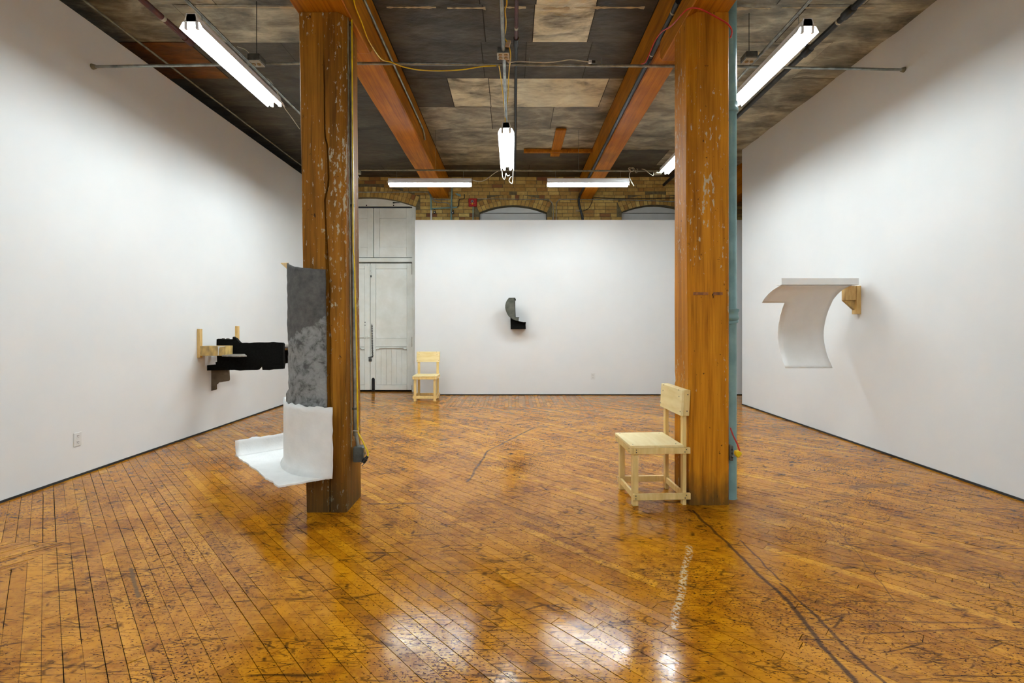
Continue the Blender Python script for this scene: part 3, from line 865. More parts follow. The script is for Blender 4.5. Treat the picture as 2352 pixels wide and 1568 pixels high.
obj('thin_conduit', MB().tube([Vector((q.x-.012, 3.345, q.z)), Vector((q2.x-.012, 3.345, q2.z))], .004, 8), M['old_metal'], ccd, smooth=60)
# yellow extension cable on the column
yc = thing('yellow_cable', P(824, 990, 3.36), 'yellow extension cable tied to the conduit on the cracked column, plug dangling', 'cable')
yp = [(806,-30),(808,60),(809,200),(810.5,400),(811,560),(814,600),(816,680),(818,760),(820,850),(821.5,940),(822,987),(826,1000),(833,1013),(840,1028),(845,1040),(844.5,1048)]
obj('flex', MB().tube(smooth_path([P(x, y, 3.372 if y < 990 else 3.36) for x, y in yp], 4), .0055, 8), M['yellow'], yc, smooth=60)
a, b = P(844.5, 1047, 3.36), P(834, 1062, 3.35)
obj('plug', MB().tube([a, a.lerp(b, .35), a.lerp(b, .4), b], [.010, .012, .016, .015], 8), M['plug'], yc, smooth=40)
v = (b-a).normalized()
for s in (-.006, .006):
    obj('prong', MB().tube([b+Vector((s,0,-s)), b+v*.022+Vector((s,0,-s))], .0022, 6), M['dark_metal'], yc)
q = P(819.5, 988, 3.385)
obj('cable_tie', MB().tube([q+Vector((-.022,-.012,0)), q+Vector((.016,-.026,.001))], .0035, 6), M['plate'], yc)

# ------------------------------------------------------------------ light fixtures
def fixture(c, length, along, label, hang_z, group='fluorescent strip lights', lip=-.0175):
    """c: middle of the tube plane; two tubes below a white channel with side reflectors"""
    root = thing('strip_light', (c[0], c[1], c[2]), label, 'light', group, rotz=0 if along == 'y' else math.pi/2, local=True)
    L = length/2
    mb = MB().prism([(-.038, -L, .03), (-.038, -L, .065), (-.03, -L, .09), (.03, -L, .09), (.038, -L, .065), (.038, -L, .03)], (0, 2*L, 0))
    obj('housing', mb, M['fixture'], root, bevel=.003)
    for s in (-1, 1):
        prof = [(s*.036, .036), (s*.062, .026), (s*.084, lip+.0015), (s*.0865, lip), (s*.064, .030), (s*.036, .0415)]
        obj('reflector', MB().prism([(x, -L, z) for x, z in prof], (0, 2*L, 0)), M['fixture'], root)
    for s in (-1, 1):
        obj('tube', MB().tube([(s*.04, -L+.028, 0), (s*.04, L-.028, 0)], .0165, 10), M['tube'], root, smooth=60)
        for e in (-1, 1):
            obj('lamp_holder', MB().box(s*.04-.012, s*.04+.012, e*(L-.014)-.012, e*(L-.014)+.012, -.020, .032), M['fixture'], root, bevel=.003)
    for e in (-1, 1):
        obj('end_plate', MB().prism([(-.05, e*L, .034), (-.036, e*L, .09), (.036, e*L, .09), (.05, e*L, .034)], (0, -e*.004, 0)), M['fixture'], root)
        y = e*(L-.12)
        obj('hanger', MB().tube([(0, y, .088), (0, y, hang_z-c[2])], .0028, 6), M['metal'], root)
    return root
YF = 6.96
fixture((-2.335, 4.01, 3.485), 1.23, 'y', 'lit fluorescent strip light hung lengthwise beside the cracked column', 3.64)
fixture((2.286, 4.24, 3.60), 1.23, 'y', 'lit fluorescent strip light hung lengthwise beside the grey-green pipe', 3.81)
fixture((-.072, 5.56, 3.37), 1.23, 'y', 'lit fluorescent strip light hung midway between the two ceiling beams', 3.65)
fixture((XD(988, YF), YF, 3.405), 1.23, 'x', 'lit fluorescent strip light hung crosswise on the side of the white door', 3.62, lip=.006)
fixture((XD(1350.5, YF), YF, 3.405), 1.21, 'x', 'lit fluorescent strip light hung crosswise on the side of the amber column', 3.62, lip=.006)
fixture((2.25, 6.42, 3.60), 1.23, 'y', 'lit fluorescent strip light half hidden behind the amber column', 3.72)
fixture((-2.335, 6.26, 3.485), 1.23, 'y', 'lit fluorescent strip light hidden behind the cracked column', 3.64)
fixture((-2.335, -.25, 3.485), 1.23, 'y', 'lit fluorescent strip light on the rail along the black sculpture wall, behind the viewpoint', 3.64)
fixture((2.286, -.25, 3.60), 1.23, 'y', 'lit fluorescent strip light on the rail along the curved sculpture wall, behind the viewpoint', 3.81)
fixture((-.081, -1.3, 3.40), 1.23, 'y', 'unseen fill strip light added on the middle rail behind the viewpoint', 3.65, lip=.006)  # added lamp out of view, brightens surfaces turned to the viewer
fixture((-1.2, -2.2, 3.40), 1.23, 'x', 'unseen crosswise fill light added behind the viewpoint on the side of the black sculpture wall', 3.62, lip=.006)  # crosswise pair added out of view as more light from behind
fixture((1.2, -2.2, 3.40), 1.23, 'x', 'unseen crosswise fill light added behind the viewpoint on the side of the curved sculpture wall', 3.62, lip=.006)  # second lamp of the added pair

# ------------------------------------------------------------------ conduits and pipes overhead
def pipe(name, pts, r, mat, label, cat='conduit', segs=10, parent=None, smooth=60):
    o = obj(name, MB().tube(pts, r, segs), M[mat], parent, smooth=smooth)
    return tag(o, label, cat) if parent is None else o
fcl, fcr = P(212, 153, XL*F/(212-CX)), P(2077, 160, XR*F/(2077-CX))
fc = thing('cross_conduit', fcl, 'thin conduit spanning wall to wall in front of the ceiling beams', 'conduit')
dd = lambda px: fcl.y+(fcr.y-fcl.y)*max(0, min(1, (px-212)/(2077-212)))
pp = [fcl+Vector((.012,0,0))]+[P(x, y, dd(x)) for x, y in ((400,150.5),(560,147.5),(690,145.5),(822,145.5),(1000,146.5),(1178,148.5),(1350,150),(1545,152),(1700,152.5),(1800,155),(1950,157.5))]+[fcr-Vector((.012,0,0))]
obj('conduit', MB().tube(pp, .0125, 10), M['metal'], fc, smooth=60)
for q, s in ((fcl, 1), (fcr, -1)):
    obj('wall_flange', MB().tube([q+Vector((s*.001,0,0)), q+Vector((s*.03,0,0))], [.026, .018], 12), M['old_metal'], fc, smooth=40)
for px, yy in ((884, 0), (1215, 0), (1380, 0), (1540, 0)):
    q = P(px, 147, dd(px)); obj('hanger_wire', MB().tube([q+Vector((0,0,-.012)), q+Vector((.004,0,.06))], .002, 5), M['metal'], fc)

rz = 3.625
rcd = thing('cross_conduit', (-2.3, YF, rz), 'dull conduit crossing above the two crosswise strip lights', 'conduit')
obj('conduit', MB().tube([(XD(826,YF), YF, rz), (XD(1506,YF), YF, ZD(392.5,YF))], .0125, 10), M['old_metal'], rcd, smooth=60)
for px, py in ((820, 396), (1511, 397)):
    q = P(px, py, YF); obj('junction_box', MB().box(q.x-.05, q.x+.05, q.y-.05, q.y+.05, q.z-.022, q.z+.03), M['old_metal'], rcd, bevel=.008)
for px in (1001, 1329):
    q = P(px, 391, YF); obj('hanger_rod', MB().tube([q, Vector((q.x, q.y, ZC-.02))], .003, 6), M['metal'], rcd)

pipe('cross_conduit', [(-2.35, -2.2, 3.63), (2.28, -2.2, 3.63)], .0125, 'old_metal', 'dull conduit crossing above the added crosswise lights behind the viewpoint')
# rails that run away from the viewer
cr_ = thing('light_rail', (-.081, 3.0, 3.66), 'white conduit rail carrying the outlet box between the ceiling beams', 'conduit')
obj('conduit', MB().tube([(-.081, -2.18, 3.66), (-.081, 4.02, 3.66)], .0165, 10), M['metal'], cr_, smooth=60)
obj('conduit', MB().tube([(-.078, 4.06, 3.655), (-.075, 6.94, 3.645)], .0145, 10), M['metal'], cr_, smooth=60)
q0, q1 = P(1143, 131, 4.0), P(1168, 114, 4.0)
qb = thing('quad_outlet_box', ((q0.x+q1.x)/2, 4.03, q0.z), 'square ceiling outlet box with four tan sockets on the white rail', 'outlet box')
cxo, czo = (q0.x+q1.x)/2, 3.635
obj('body', MB().box(cxo-.05, cxo+.05, 3.985, 4.085, czo, czo+.055), M['box_grey'], qb, bevel=.004)
obj('plate', MB().box(cxo-.052, cxo+.052, 3.983, 4.087, czo-.006, czo), M['box_white'], qb, bevel=.002)
for sx in (-.024, .024):
    for sy in (4.01, 4.058):
        obj('socket', MB().tube([(cxo+sx, sy, czo-.005), (cxo+sx, sy, czo-.012)], .0165, 12), M['socket'], qb)
ad = P(1163, 96, 3.98)
tag(obj('beige_adapter', MB().prism([(ad.x-.012, 3.93, 3.665), (ad.x+.026, 3.93, 3.66), (ad.x+.04, 3.93, 3.71), (ad.x+.0, 3.93, 3.715)], (0, .03, 0)), M['beige'], bevel=.004),
    'beige cable connector lying against the white rail', 'adapter')
q = [P(1168, 118, 4.12), P(1172, 132, 4.12), P(1169, 143, 4.14), P(1160, 134, 4.14)]
tag(obj('beige_adapter', MB().prism(q, (0, .03, 0)), M['beige'], bevel=.003), 'beige plug hanging under the ceiling outlet box', 'adapter')

def rail(name, x, z, y0, y1, label, mat='metal', r=.0125):
    return pipe(name, [(x, y0, z), (x, y1, z)], r, mat, label)
rail('light_rail', -2.352, 3.655, -3.5, 6.93, 'galvanised rail over the strip light beside the cracked column')
rail('light_rail', 2.286, 3.812, -3.5, 6.3, 'galvanised rail over the strip light beside the grey-green pipe')
def cluster(c, label):
    t = thing('junction_box', c, label, 'junction box')
    x, y, z = c
    obj('body', MB().box(x-.055, x+.055, y-.06, y+.06, z-.01, z+.05), M['box_grey'], t, bevel=.008)
    obj('plate', MB().box(x-.05, x+.05, y-.055, y+.055, z-.018, z-.01), M['box_white'], t, bevel=.003)
    for s in (-.022, .022):
        obj('socket', MB().tube([(x+s, y, z-.017), (x+s, y, z-.026)], .016, 12), M['socket'], t)
    obj('hanger_rod', MB().tube([(x, y, z+.045), (x, y, ZC-.02)], .003, 6), M['dark_metal'], t)
    return t
cluster((-2.30, 4.20, 3.675), 'ceiling junction box above the strip light beside the cracked column')
cluster((2.20, 4.36, 3.79), 'dark ceiling junction box above the strip light beside the grey-green pipe')

# pipes near the ceiling
zs = 4.02
sp = thing('sprinkler_pipe', (2.91, 3, zs), 'black sprinkler pipe running under the ceiling beside the curved sculpture wall', 'pipe')
xs = 1.0715*(zs-H)
obj('pipe', MB().tube([(xs, .2, zs), (xs, 9.0, zs)], .027, 14), M['dark_metal'], sp, smooth=60)
for d in (3.55, 4.05, 4.62):
    obj('coupling', MB().tube([(xs, d-.06, zs), (xs, d-.05, zs), (xs, d+.05, zs), (xs, d+.06, zs)], [.03, .038, .038, .03], 14), M['dark_metal'], sp, smooth=40)
obj('sprinkler_head', MB().tube([(xs, 4.62, zs+.02), (xs-.01, 4.62, zs+.09)], .014, 8), M['dark_metal'], sp, smooth=50)
obj('paint_mark', MB().tube([(xs, 4.16, zs), (xs, 4.18, zs)], .0278, 14), M['cord'], sp, smooth=60)
zz = 3.98
rp = thing('red_pipe', (-3.03, 3, zz), 'dark red capped pipe under the ceiling beside the black sculpture wall', 'pipe')
ye = (zz-H)*F/(CY-95)
xx = -1.138*(zz-H)
obj('pipe', MB().tube([(xx, .2, zz), (xx, ye, zz)], .026, 12), M['red_pipe'], rp, smooth=60)
obj('end_cap', MB().tube([(xx, ye-.06, zz), (xx, ye+.03, zz)], .032, 12), M['red_pipe'], rp, smooth=50)
obj('paint_ring', MB().tube([(xx, ye-.35, zz), (xx, ye-.32, zz)], .0268, 12), M['cord'], rp, smooth=60)
zz = 4.08
mp_ = thing('sprinkler_pipe', (.033, 3, zz), 'ceiling pipe painted red then black between the two beams', 'pipe')
ys = (zz-H)*F/(CY-92)
obj('red_length', MB().tube([(.032, .2, zz), (.032, ys, zz)], .018, 12), M['red_pipe'], mp_, smooth=60)
obj('black_length', MB().tube([(.032, ys+.05, zz), (.04, 8.6, zz)], .0165, 12), M['dark_metal'], mp_, smooth=60)
obj('coupling', MB().tube([(.032, ys-.03, zz), (.032, ys+.09, zz)], .026, 12), M['dark_metal'], mp_, smooth=50)
obj('paint_ring', MB().tube([(.032, ys-.20, zz), (.032, ys-.17, zz)], .0187, 12), M['cord'], mp_, smooth=60)
rail('thin_conduit', -3.66, 4.085, .2, 8.8, 'thin conduit tucked under the ceiling along the black sculpture wall', 'old_metal', .011)
pipe('beam_conduit', [(-1.243, .3, 4.03), (-1.243, 6.45, 4.03), (-1.243, 6.55, 4.0), (-1.243, 6.6, 3.93)], .0135, 'metal', 'galvanised conduit clipped to the side of the beam over the cracked column')
bp = thing('beam_pipe', (1.28, 3.7, 3.82), 'black pipe running along the side of the beam over the amber column', 'pipe')
obj('pipe', MB().tube([(1.283, 3.68, 3.82), (1.283, 8.95, 3.82)], .0215, 12), M['dark_metal'], bp, smooth=60)
for y0 in (3.66, 4.42):
    obj('coupling', MB().tube([(1.283, y0-.04, 3.82), (1.283, y0+.04, 3.82)], .026, 12), M['dark_metal'], bp, smooth=50)
for y0 in (3.74, 4.32, 4.50):
    obj('paint_ring', MB().tube([(1.283, y0, 3.82), (1.283, y0+.015, 3.82)], .0222, 12), M['cord'], bp, smooth=60)
obj('elbow', MB().tube(smooth_path([(1.283, 8.9, 3.82), (1.283, 9.03, 3.80), (1.275, 9.06, 3.72), (1.30, 9.08, 3.60), (1.345, 9.09, 3.45), (1.36, 9.09, 3.32)], 4), .024, 10), M['dark_metal'], bp, smooth=60)

# ceiling boards
tb = thing('ceiling_board', (.7, 7.4, ZC), 'two orange boards nailed to the ceiling in a crooked tee', 'board')
a, b = P(1203, 346, 7.72), P(1352, 346, 7.72)
obj('cross_board', MB().box(a.x, 1.305, 7.69, 7.75, ZC-.075, ZC-.02), M['beam'], tb, bevel=.004)
obj('short_board', MB().box(.635, .79, 6.9, 7.68, ZC-.05, ZC-.02), M['beam'], tb, bevel=.003)
obj('board_end', MB().box(.63, .785, 7.76, 7.9, ZC-.075, ZC-.02), M['beam'], tb, bevel=.003)

# cables overhead
def cable(name, pix, r, mat, label, cat='cable', n=5, parent=None):
    return pipe(name, smooth_path([P(*p) for p in pix], n), r, mat, label, cat, 7, parent)
cable('yellow_cable', [(808,-30,3.3),(815,12,3.37),(830,50,3.51),(845,90,3.67),(862,118,3.90),(878,137,4.22),(900,143,4.32),(925,153,4.32),(960,160,4.32),(1005,162.5,4.32),(1060,160,4.32),(1105,153,4.33),(1140,151,4.35)],
      .0055, 'yellow', 'yellow cable sagging below the cross conduit from the cracked column')
cable('yellow_cable', [(1146,150,4.30),(1149,168,4.45),(1153,200,4.7),(1157,235,5.0),(1160,262,5.2),(1160.5,290,5.35)], .0055, 'yellow', 'yellow cable dropping along the white rail to the middle strip light')
cable('yellow_cable', [(1162,-20,3.35),(1164,8,3.45),(1160,24,3.52),(1162,48,3.63),(1161,70,3.76),(1158.5,86,3.87),(1167,100,3.96),(1172,120,4.05),(1172.5,138,4.18),(1170,155,4.4),(1168,185,4.6),(1167,215,4.85),(1163,252,5.1)],
      .0055, 'yellow', 'yellow cable wound beside the white rail and outlet box')
wc = thing('white_cable', P(1170, 143, 4.15), 'white cable with black plug lying on top of the cross conduit', 'cable')
cable('flex', [(1168,141,4.16),(1174,143,4.2),(1190,141,4.3),(1225,142.5,4.34),(1260,143,4.34),(1290,140,4.34),(1308,137,4.34),(1330,139,4.34),(1352,142,4.34)], .0045, 'cord', None, None, 4, wc)
a = P(1352, 142, 4.34); obj('connector', MB().box(a.x, a.x+.028, a.y-.012, a.y+.012, a.z-.014, a.z+.012), M['plate'], wc, bevel=.003)
obj('plug', MB().box(a.x+.029, a.x+.062, a.y-.010, a.y+.010, a.z-.015, a.z+.011), M['plug'], wc, bevel=.003)
cable('red_cable', [(1474,147,4.28),(1483,142,4.2),(1493,120,4.1),(1503,97,4.0),(1514,80,3.9),(1524,70,3.8),(1540,61,3.65),(1553,48,3.5),(1567,32,3.40),(1580,21,3.37),(1594,18.5,3.36),(1610,21.5,3.355),(1630,31,3.36),(1652,43,3.37),(1670,54,3.38),(1679,65,3.40),(1681,76,3.41),(1677.5,87,3.43)],
      .0055, 'red', 'red cable looped over the hook at the top of the amber column')
cable('light_flex', [(445,58,3.5),(480,66,3.6),(497,84,3.75),(520,110,3.95),(545,138,4.15),(567,152,4.2),(577,133,4.2),(565,115,4.2),(545,107,4.2)], .004, 'cord', 'pale flex looping over the strip light beside the cracked column')
cable('light_flex', [(609,178,4.44),(622,187,4.55),(636,211,4.665),(652,245,4.807),(670,270,4.977),(688,296,5.16)], .004, 'cord', 'pale flex drooping from the rail behind the cracked column')
cable('light_flex', [(1083,412.5,YF),(1095,416,YF),(1108,416,YF),(1122,408,YF),(1135,398,YF),(1145,392,YF-.02)], .005, 'cord', 'pale flex drooping from the crosswise light to the middle light')
lf = thing('light_flex', P(1165, 405, 6.3), 'tangle of pale flex hanging under the end of the middle strip light', 'cable')
cable('flex', [(1153,392,6.19),(1154,405,6.19),(1158,412,6.19),(1161,405,6.19),(1162,398,6.19),(1166,404,6.19),(1171,402,6.19)], .0045, 'cord', None, None, 5, lf)
cable('flex', [(1178.5,392,6.19),(1178,410,6.19),(1176.5,421,6.19),(1173,420,6.19),(1169.5,415,6.19),(1172,408,6.19),(1175,405,6.19)], .0045, 'cord', None, None, 5, lf)
kn = thing('light_flex', P(1445, 395, YF), 'pale flex knotted round the conduit at the end of the crosswise light', 'cable')
cable('flex', [(1447,410,YF-.03),(1450,417,YF-.03),(1456,427,YF-.03),(1453,421,YF-.03),(1446,408,YF-.03),(1446,399,YF-.03),(1448,393,YF-.03),(1444,388,YF-.03),(1446,385,YF+.02),(1452,386,YF+.03),(1455,391,YF-.02),(1450,394,YF-.03),(1447,389,YF-.02),(1454,385,YF+.02),(1459,391,YF-.03),(1461,397,YF-.03),(1465,392,YF-.02),(1463,387,YF+.02)], .0045, 'cord', None, None, 4, kn)
cable('flex', [(1474,388,YF-.02),(1482,390,YF-.03),(1490,397,YF-.03),(1499,403,YF-.03),(1501,401,YF-.03),(1501,396,YF-.03)], .0045, 'cord', None, None, 4, kn)

# ------------------------------------------------------------------ things on the brick wall
YQ = 9.14
gp = thing('wall_pipe', P(990, 505, YQ), 'grey-green pipes with elbow on the brick wall beside the beam end', 'pipe')
obj('upright', MB().tube([P(990.5, 483, YQ), P(990, 462, YQ), P(989, 446, YQ)], .017, 10), M['green_pipe'], gp, smooth=60)
obj('white_upright', MB().tube([P(990.5, 506, YQ), P(990.5, 483, YQ)], .0185, 10), M['plate'], gp, smooth=60)
obj('upright', MB().tube([P(1036.5, 506, YQ), P(1037, 460, YQ), P(1038, 428, YQ)], .0175, 10), M['green_pipe'], gp, smooth=60)
obj('branch', MB().tube([P(992, 479, YQ), P(1050, 476, YQ)], .014, 10), M['green_pipe'], gp, smooth=60)
obj('dark_branch', MB().tube(smooth_path([P(1049,476,YQ), P(1053.5,472,YQ), P(1054.5,460,YQ), P(1058,457,YQ), P(1066,455.5,YQ), P(1066.5,446,YQ)], 4), .008, 8), M['dark_metal'], gp, smooth=60)
obj('bracket', MB().prism([P(1045,443,YQ), P(1058,446,YQ), P(1058,451,YQ), P(1050,448,YQ)], (0, .03, 0)), M['green_pipe'], gp)
for px, py, lab in ((998, 487, 'small black padlock beside the white pipe end on the brick wall'), (1040, 488, 'small black padlock on the grey-green upright pipe on the brick wall')):
    q = P(px, py, 9.11); t = thing('padlock', q, lab, 'padlock')
    obj('body', MB().box(q.x-.024, q.x+.024, q.y-.012, q.y+.012, q.z-.03, q.z+.02), M['plug'], t, bevel=.006)
    obj('shackle', MB().tube(smooth_path([q+Vector((-.015,0,.018)), q+Vector((-.012,0,.05)), q+Vector((.012,0,.05)), q+Vector((.015,0,.018))], 4), .005, 6), M['dark_metal'], t, smooth=60)
    obj('dial', MB().tube([q+Vector((0,-.012,-.005)), q+Vector((0,-.015,-.005))], .010, 12), M['plate'], t)
cable('brick_conduit', [(822,441,YQ),(880,441,YQ),(975,441,YQ),(984,443,YQ),(989,451,YQ-.02),(994,458,YQ-.02),(1003,464,YQ),(1022,465,YQ),(1031,468,YQ-.02),(1035,474,YQ-.03),(1036,480,YQ-.03)], .009, 'metal', 'thin conduit over the white door bending down the brick wall', 'conduit')
cable('brick_conduit', [(993,454,YQ-.01),(1000,457.5,YQ),(1012,458.5,YQ),(1034,458,YQ)], .009, 'metal', 'short thin conduit under the end of the timber beam', 'conduit')
cable('brick_conduit', [(1096,456.5,YQ),(1150,456.7,YQ),(1220,457.8,YQ),(1256,458.5,YQ),(1264,461,YQ),(1269,468,YQ),(1270.5,480,YQ),(1270.5,506,YQ)], .008, 'metal', 'thin conduit from the red alarm over the arched window', 'conduit')
cable('brick_conduit', [(1277.5,506,YQ),(1277.5,474,YQ),(1279,465,YQ),(1284,459.5,YQ),(1292,458,YQ),(1380,458.2,YQ),(1470,460,YQ),(1546,463,YQ),(1570,463.5,YQ)], .008, 'metal', 'thin conduit rising and turning toward the amber column', 'conduit')
cable('brick_cable', [(1362,450,YQ),(1361,458,YQ),(1357,470,YQ),(1352,478,YQ),(1342,483,YQ),(1335,485,YQ)], .006, 'dark_metal', 'dark cable looping down the brick wall to the black pipe', 'cable')
cable('brick_cable', [(1364,453,YQ-.01),(1388,454.5,YQ),(1440,456,YQ),(1546,454.5,YQ),(1570,454.5,YQ)], .007, 'dark_metal', 'dark cable stretched along the brick above the half hidden window', 'cable')
q = P(1328, 483, 9.10)
tag(obj('pipe_clip', MB().box(q.x-.04, q.x+.04, 9.07, 9.19, q.z-.012, q.z+.006), M['beige'], bevel=.003), 'small pale clip holding the black pipe on the brick wall', 'clip')
q0, q1 = P(1076, 473.5, 9.12), P(1095, 455, 9.12)
al = thing('fire_alarm', P(1085.5, 464, 9.15), 'square red fire alarm on the brick wall between door and arched window', 'alarm')
obj('body', MB().box(q0.x, q1.x, 9.12, 9.198, q0.z, q1.z), M['alarm'], al, bevel=.008)
q = P(1084.5, 462, 9.115)
obj('sounder', MB().lathe((q.x, 9.12, q.z), (0,-1,0), [(0, .028), (.01, .026), (.012, .012)], 16), M['silver'], al, smooth=30)
obj('sounder_hole', MB().lathe((q.x, 9.11, q.z), (0,-1,0), [(0, .012), (.003, .011)], 12), M['hole'], al)
q = P(1085, 467.8, 9.118)
obj('lamp', MB().lathe((q.x, 9.12, q.z), (0,-1,0), [(0, .014), (.008, .012), (.011, .004)], 12), M['yellow'], al, smooth=40)
obj('label_arc', MB().tube([P(1085+dx_, 467.5-abs(dx_)**2*.02, 9.119) for dx_ in (-6,-4,-2,0,2,4,6)], .003, 5), M['socket'], al)
pipe('brick_conduit', [P(1086.5, 474, YQ), P(1086.5, 506, YQ)], .011, 'green_pipe', 'grey-green conduit dropping from the red alarm')

# ------------------------------------------------------------------ outlets on the white walls
def outlet(c, normal, label):
    t = thing('wall_outlet', c, label, 'outlet')
    n = Vector(normal); s = Vector((-n.y, n.x, 0)); u = Vector((0,0,1)); c = Vector(c)
    def slab(cc, w, h, d0_, d1_, name, mat, bev=0):
        vs = [cc+s*a*w/2+u*b*h/2+n*d for d in (d0_, d1_) for b in (-1, 1) for a in (-1, 1)]
        mb = MB().add(vs, [(0,1,3,2), (4,6,7,5), (0,4,5,1), (2,3,7,6), (0,2,6,4), (1,5,7,3)])
        return obj(name, mb, mat, t, bevel=bev)
    slab(c, .072, .117, 0, .007, 'plate', M['plate'], .002)
    for k in (-.027, .027):
        f = slab(c+u*k, .034, .032, .006, .0085, 'socket', M['plate'], .001)
        for e in (-.007, .007): slab(c+u*(k+.004)+s*e, .003, .010, .008, .0092, 'slot', M['black'])
        slab(c+u*(k-.009), .005, .005, .008, .0092, 'slot', M['black'])
dl = XL*F/(177-CX); q = P(177, 1008.5, dl)
outlet((XL, dl, q.z), (1, 0, 0), 'white outlet low on the wall that carries the black sculpture')
q = P(1362, 864, YP); outlet((q.x, YP, q.z), (0, -1, 0), 'white outlet low on the free-standing partition')

# ------------------------------------------------------------------ plywood chairs
SCREW = mesh_of('screw', MB().tube([(0,0,0), (0,0,.0016)], .0042, 8), M['screw'])
def make_chair(label, loc, rotz):
    t = thing('plywood_chair', loc, label, 'chair', 'plywood chairs', rotz, local=True)
    W, D, SH = .42, .435, .444            # front is -Y
    lx, fy, by = W/2-.040, -D/2+.042, D/2-.030
    B = .0025
    def bx(name, x0, x1, y0, y1, z0, z1, m='pine'): return obj(name, MB().box(x0, x1, y0, y1, z0, z1), M[m], t, bevel=B)
    for s in (-1, 1):
        a, b = sorted((s*(lx-.021), s*(lx+.021)))
        bx('leg', a, b, fy-.021, fy+.021, 0, SH-.019)
        bx('leg', a, b, by-.014, by+.014, 0, .835)
        a, b = sorted((s*(lx+.0215), s*(lx+.0395)))
        bx('side_apron', a, b, -D/2+.02, D/2+.006, SH-.064, SH-.0185)
        bx('side_stretcher', a, b, -D/2+.018, D/2+.008, .047, .094)
    bx('front_apron', -W/2, W/2, -D/2, -D/2+.019, SH-.062, SH-.0185)
    bx('front_stretcher', -lx+.0215, lx-.0215, fy-.018, fy+.000, .047, .094)
    bx('back_stretcher', -lx+.0215, lx-.0215, by-.010, by+.008, .047, .094)
    obj('seat', MB().box(-W/2+.001, W/2-.001, -D/2-.002, by-.0145, SH-.018, SH), M['ply'], t, bevel=B)
    # backrest: ply face, cheeks and top strip, leaning back a little
    k = math.tan(math.radians(3.2)); z0, z1 = .655, .842
    def lean(x0, x1, y0, y1, za, zb, name, m):
        sh = lambda z: (z-z0)*k
        vs = [(x0,y0+sh(za),za),(x1,y0+sh(za),za),(x1,y1+sh(za),za),(x0,y1+sh(za),za),(x0,y0+sh(zb),zb),(x1,y0+sh(zb),zb),(x1,y1+sh(zb),zb),(x0,y1+sh(zb),zb)]
        return obj(name, MB().add(vs, [(3,2,1,0),(4,5,6,7),(0,1,5,4),(1,2,6,5),(2,3,7,6),(3,0,4,7)]), M[m], t, bevel=B)
    yb = by-.036
    bk = lean(-W/2+.002, W/2-.002, yb, yb+.0185, z0, z1, 'backrest', 'ply')
    for s in (-1, 1):
        a, b = sorted((s*(W/2-.0185), s*(W/2-.002)))
        lean(a, b, yb+.019, yb+.062, z0, z1, 'back_cheek', 'pine')
    lean(-W/2+.019, W/2-.019, yb+.019, yb+.060, z1-.006, z1, 'back_cap', 'ply')
    def screw(p, n):
        o_ = link('screw', SCREW, t); o_.location = p
        o_.rotation_euler = Vector(n).to_track_quat('Z', 'Y').to_euler()
    for s in (-1, 1):
        sx = s*(lx+.0395)
        for zz in (SH-.05, SH-.032): screw((sx, fy, zz), (s,0,0)); screw((sx, by-.006 if zz < SH-.04 else by+.006, zz), (s,0,0))
        for zz in (.060, .080): screw((sx, fy-.004, zz), (s,0,0)); screw((sx, by-.004 if zz < .07 else by+.006, zz), (s,0,0))
        for zz in (SH-.052, SH-.030): screw((s*lx, -D/2, zz), (0,-1,0))
        for zz in (.69, .81): screw((s*(W/2-.002), yb+.044+(zz-z0)*k, zz), (s,0,0))
        screw((s*(W/2-.016), yb+(.685-z0)*k, .685), (0,-1,0)); screw((s*.16, yb+(.79-z0)*k, .79), (0,-1,0)); screw((s*.15, yb+(.836-z0)*k, .836), (0,-1,0))
        screw((s*.17, -.19, SH), (0,0,1)); screw((s*.17, .13, SH), (0,0,1))
    return t
make_chair('pale plywood chair turned sideways with its back against the amber column', (1.058, 3.600, 0), math.radians(-87.2))
make_chair('pale plywood chair standing square to the partition beside the white door', (XD(972.5, 8.07)+.012, 8.07+.235, 0), math.radians(1.0))

# ------------------------------------------------------------------ sculpture wrapped round the cracked column
def jag(p, a, s): return noise.noise(Vector((p*s, 3.3, 1.7)))*a+noise.noise(Vector((p*s*3.1, 8, 2)))*a*.5
cs = thing('paper_sculpture', (-1.62, 3.35, .28), 'cast paper sculpture, tall grey sheet above white skirt and tray, on the cracked column', 'sculpture')
arc_plan = smooth_path([Vector((-1.228,3.185,0)), Vector((-1.34,3.195,0)), Vector((-1.45,3.228,0)), Vector((-1.56,3.300,0)), Vector((-1.66,3.412,0)), Vector((-1.735,3.55,0)), Vector((-1.758,3.62,0))], 6)
ZT, ZS = .276, .757
rows = []
nz = 12
for i in range(nz+1):
    row = []
    for j, p in enumerate(arc_plan):
        zt = ZS+jag(j*.31, .018, 1.3)
        z = ZT+(zt-ZT)*i/nz
        flare = .022*(max(0, 1-(z-ZT)/.05))**2       # rounds out into the tray
        c = Vector((-1.38, 3.62, 0)); out = (Vector((p.x, p.y, 0))-c).normalized()
        q = Vector((p.x, p.y, 0))+out*flare
        e = jag(z*9, .006, 1.7) if j == 0 else 0
        row.append((q.x+e, q.y, z))
    rows.append(row)
def shell(name, rows, mat, parent, th, smooth=50, off=0):
    o = obj(name, MB().grid(rows), mat, parent, smooth=smooth)
    md = o.modifiers.new('thickness', 'SOLIDIFY'); md.thickness = th; md.offset = off
    return o
shell('curved_skirt', rows, M['pulp_white'], cs, .010)
A, B_, D_ = Vector((-1.507,3.01,ZT)), Vector((-2.217,3.74,ZT)), Vector((-1.225,3.20,ZT))
def edge(a, b, n, amp, seed):
    out = []
    nrm = (b-a).cross(Vector((0,0,1))).normalized()
    for i in range(n):
        t = i/n; out.append(a.lerp(b, t)+nrm*jag(t*6+seed, amp, 1.0)*(0 < i))
    return out
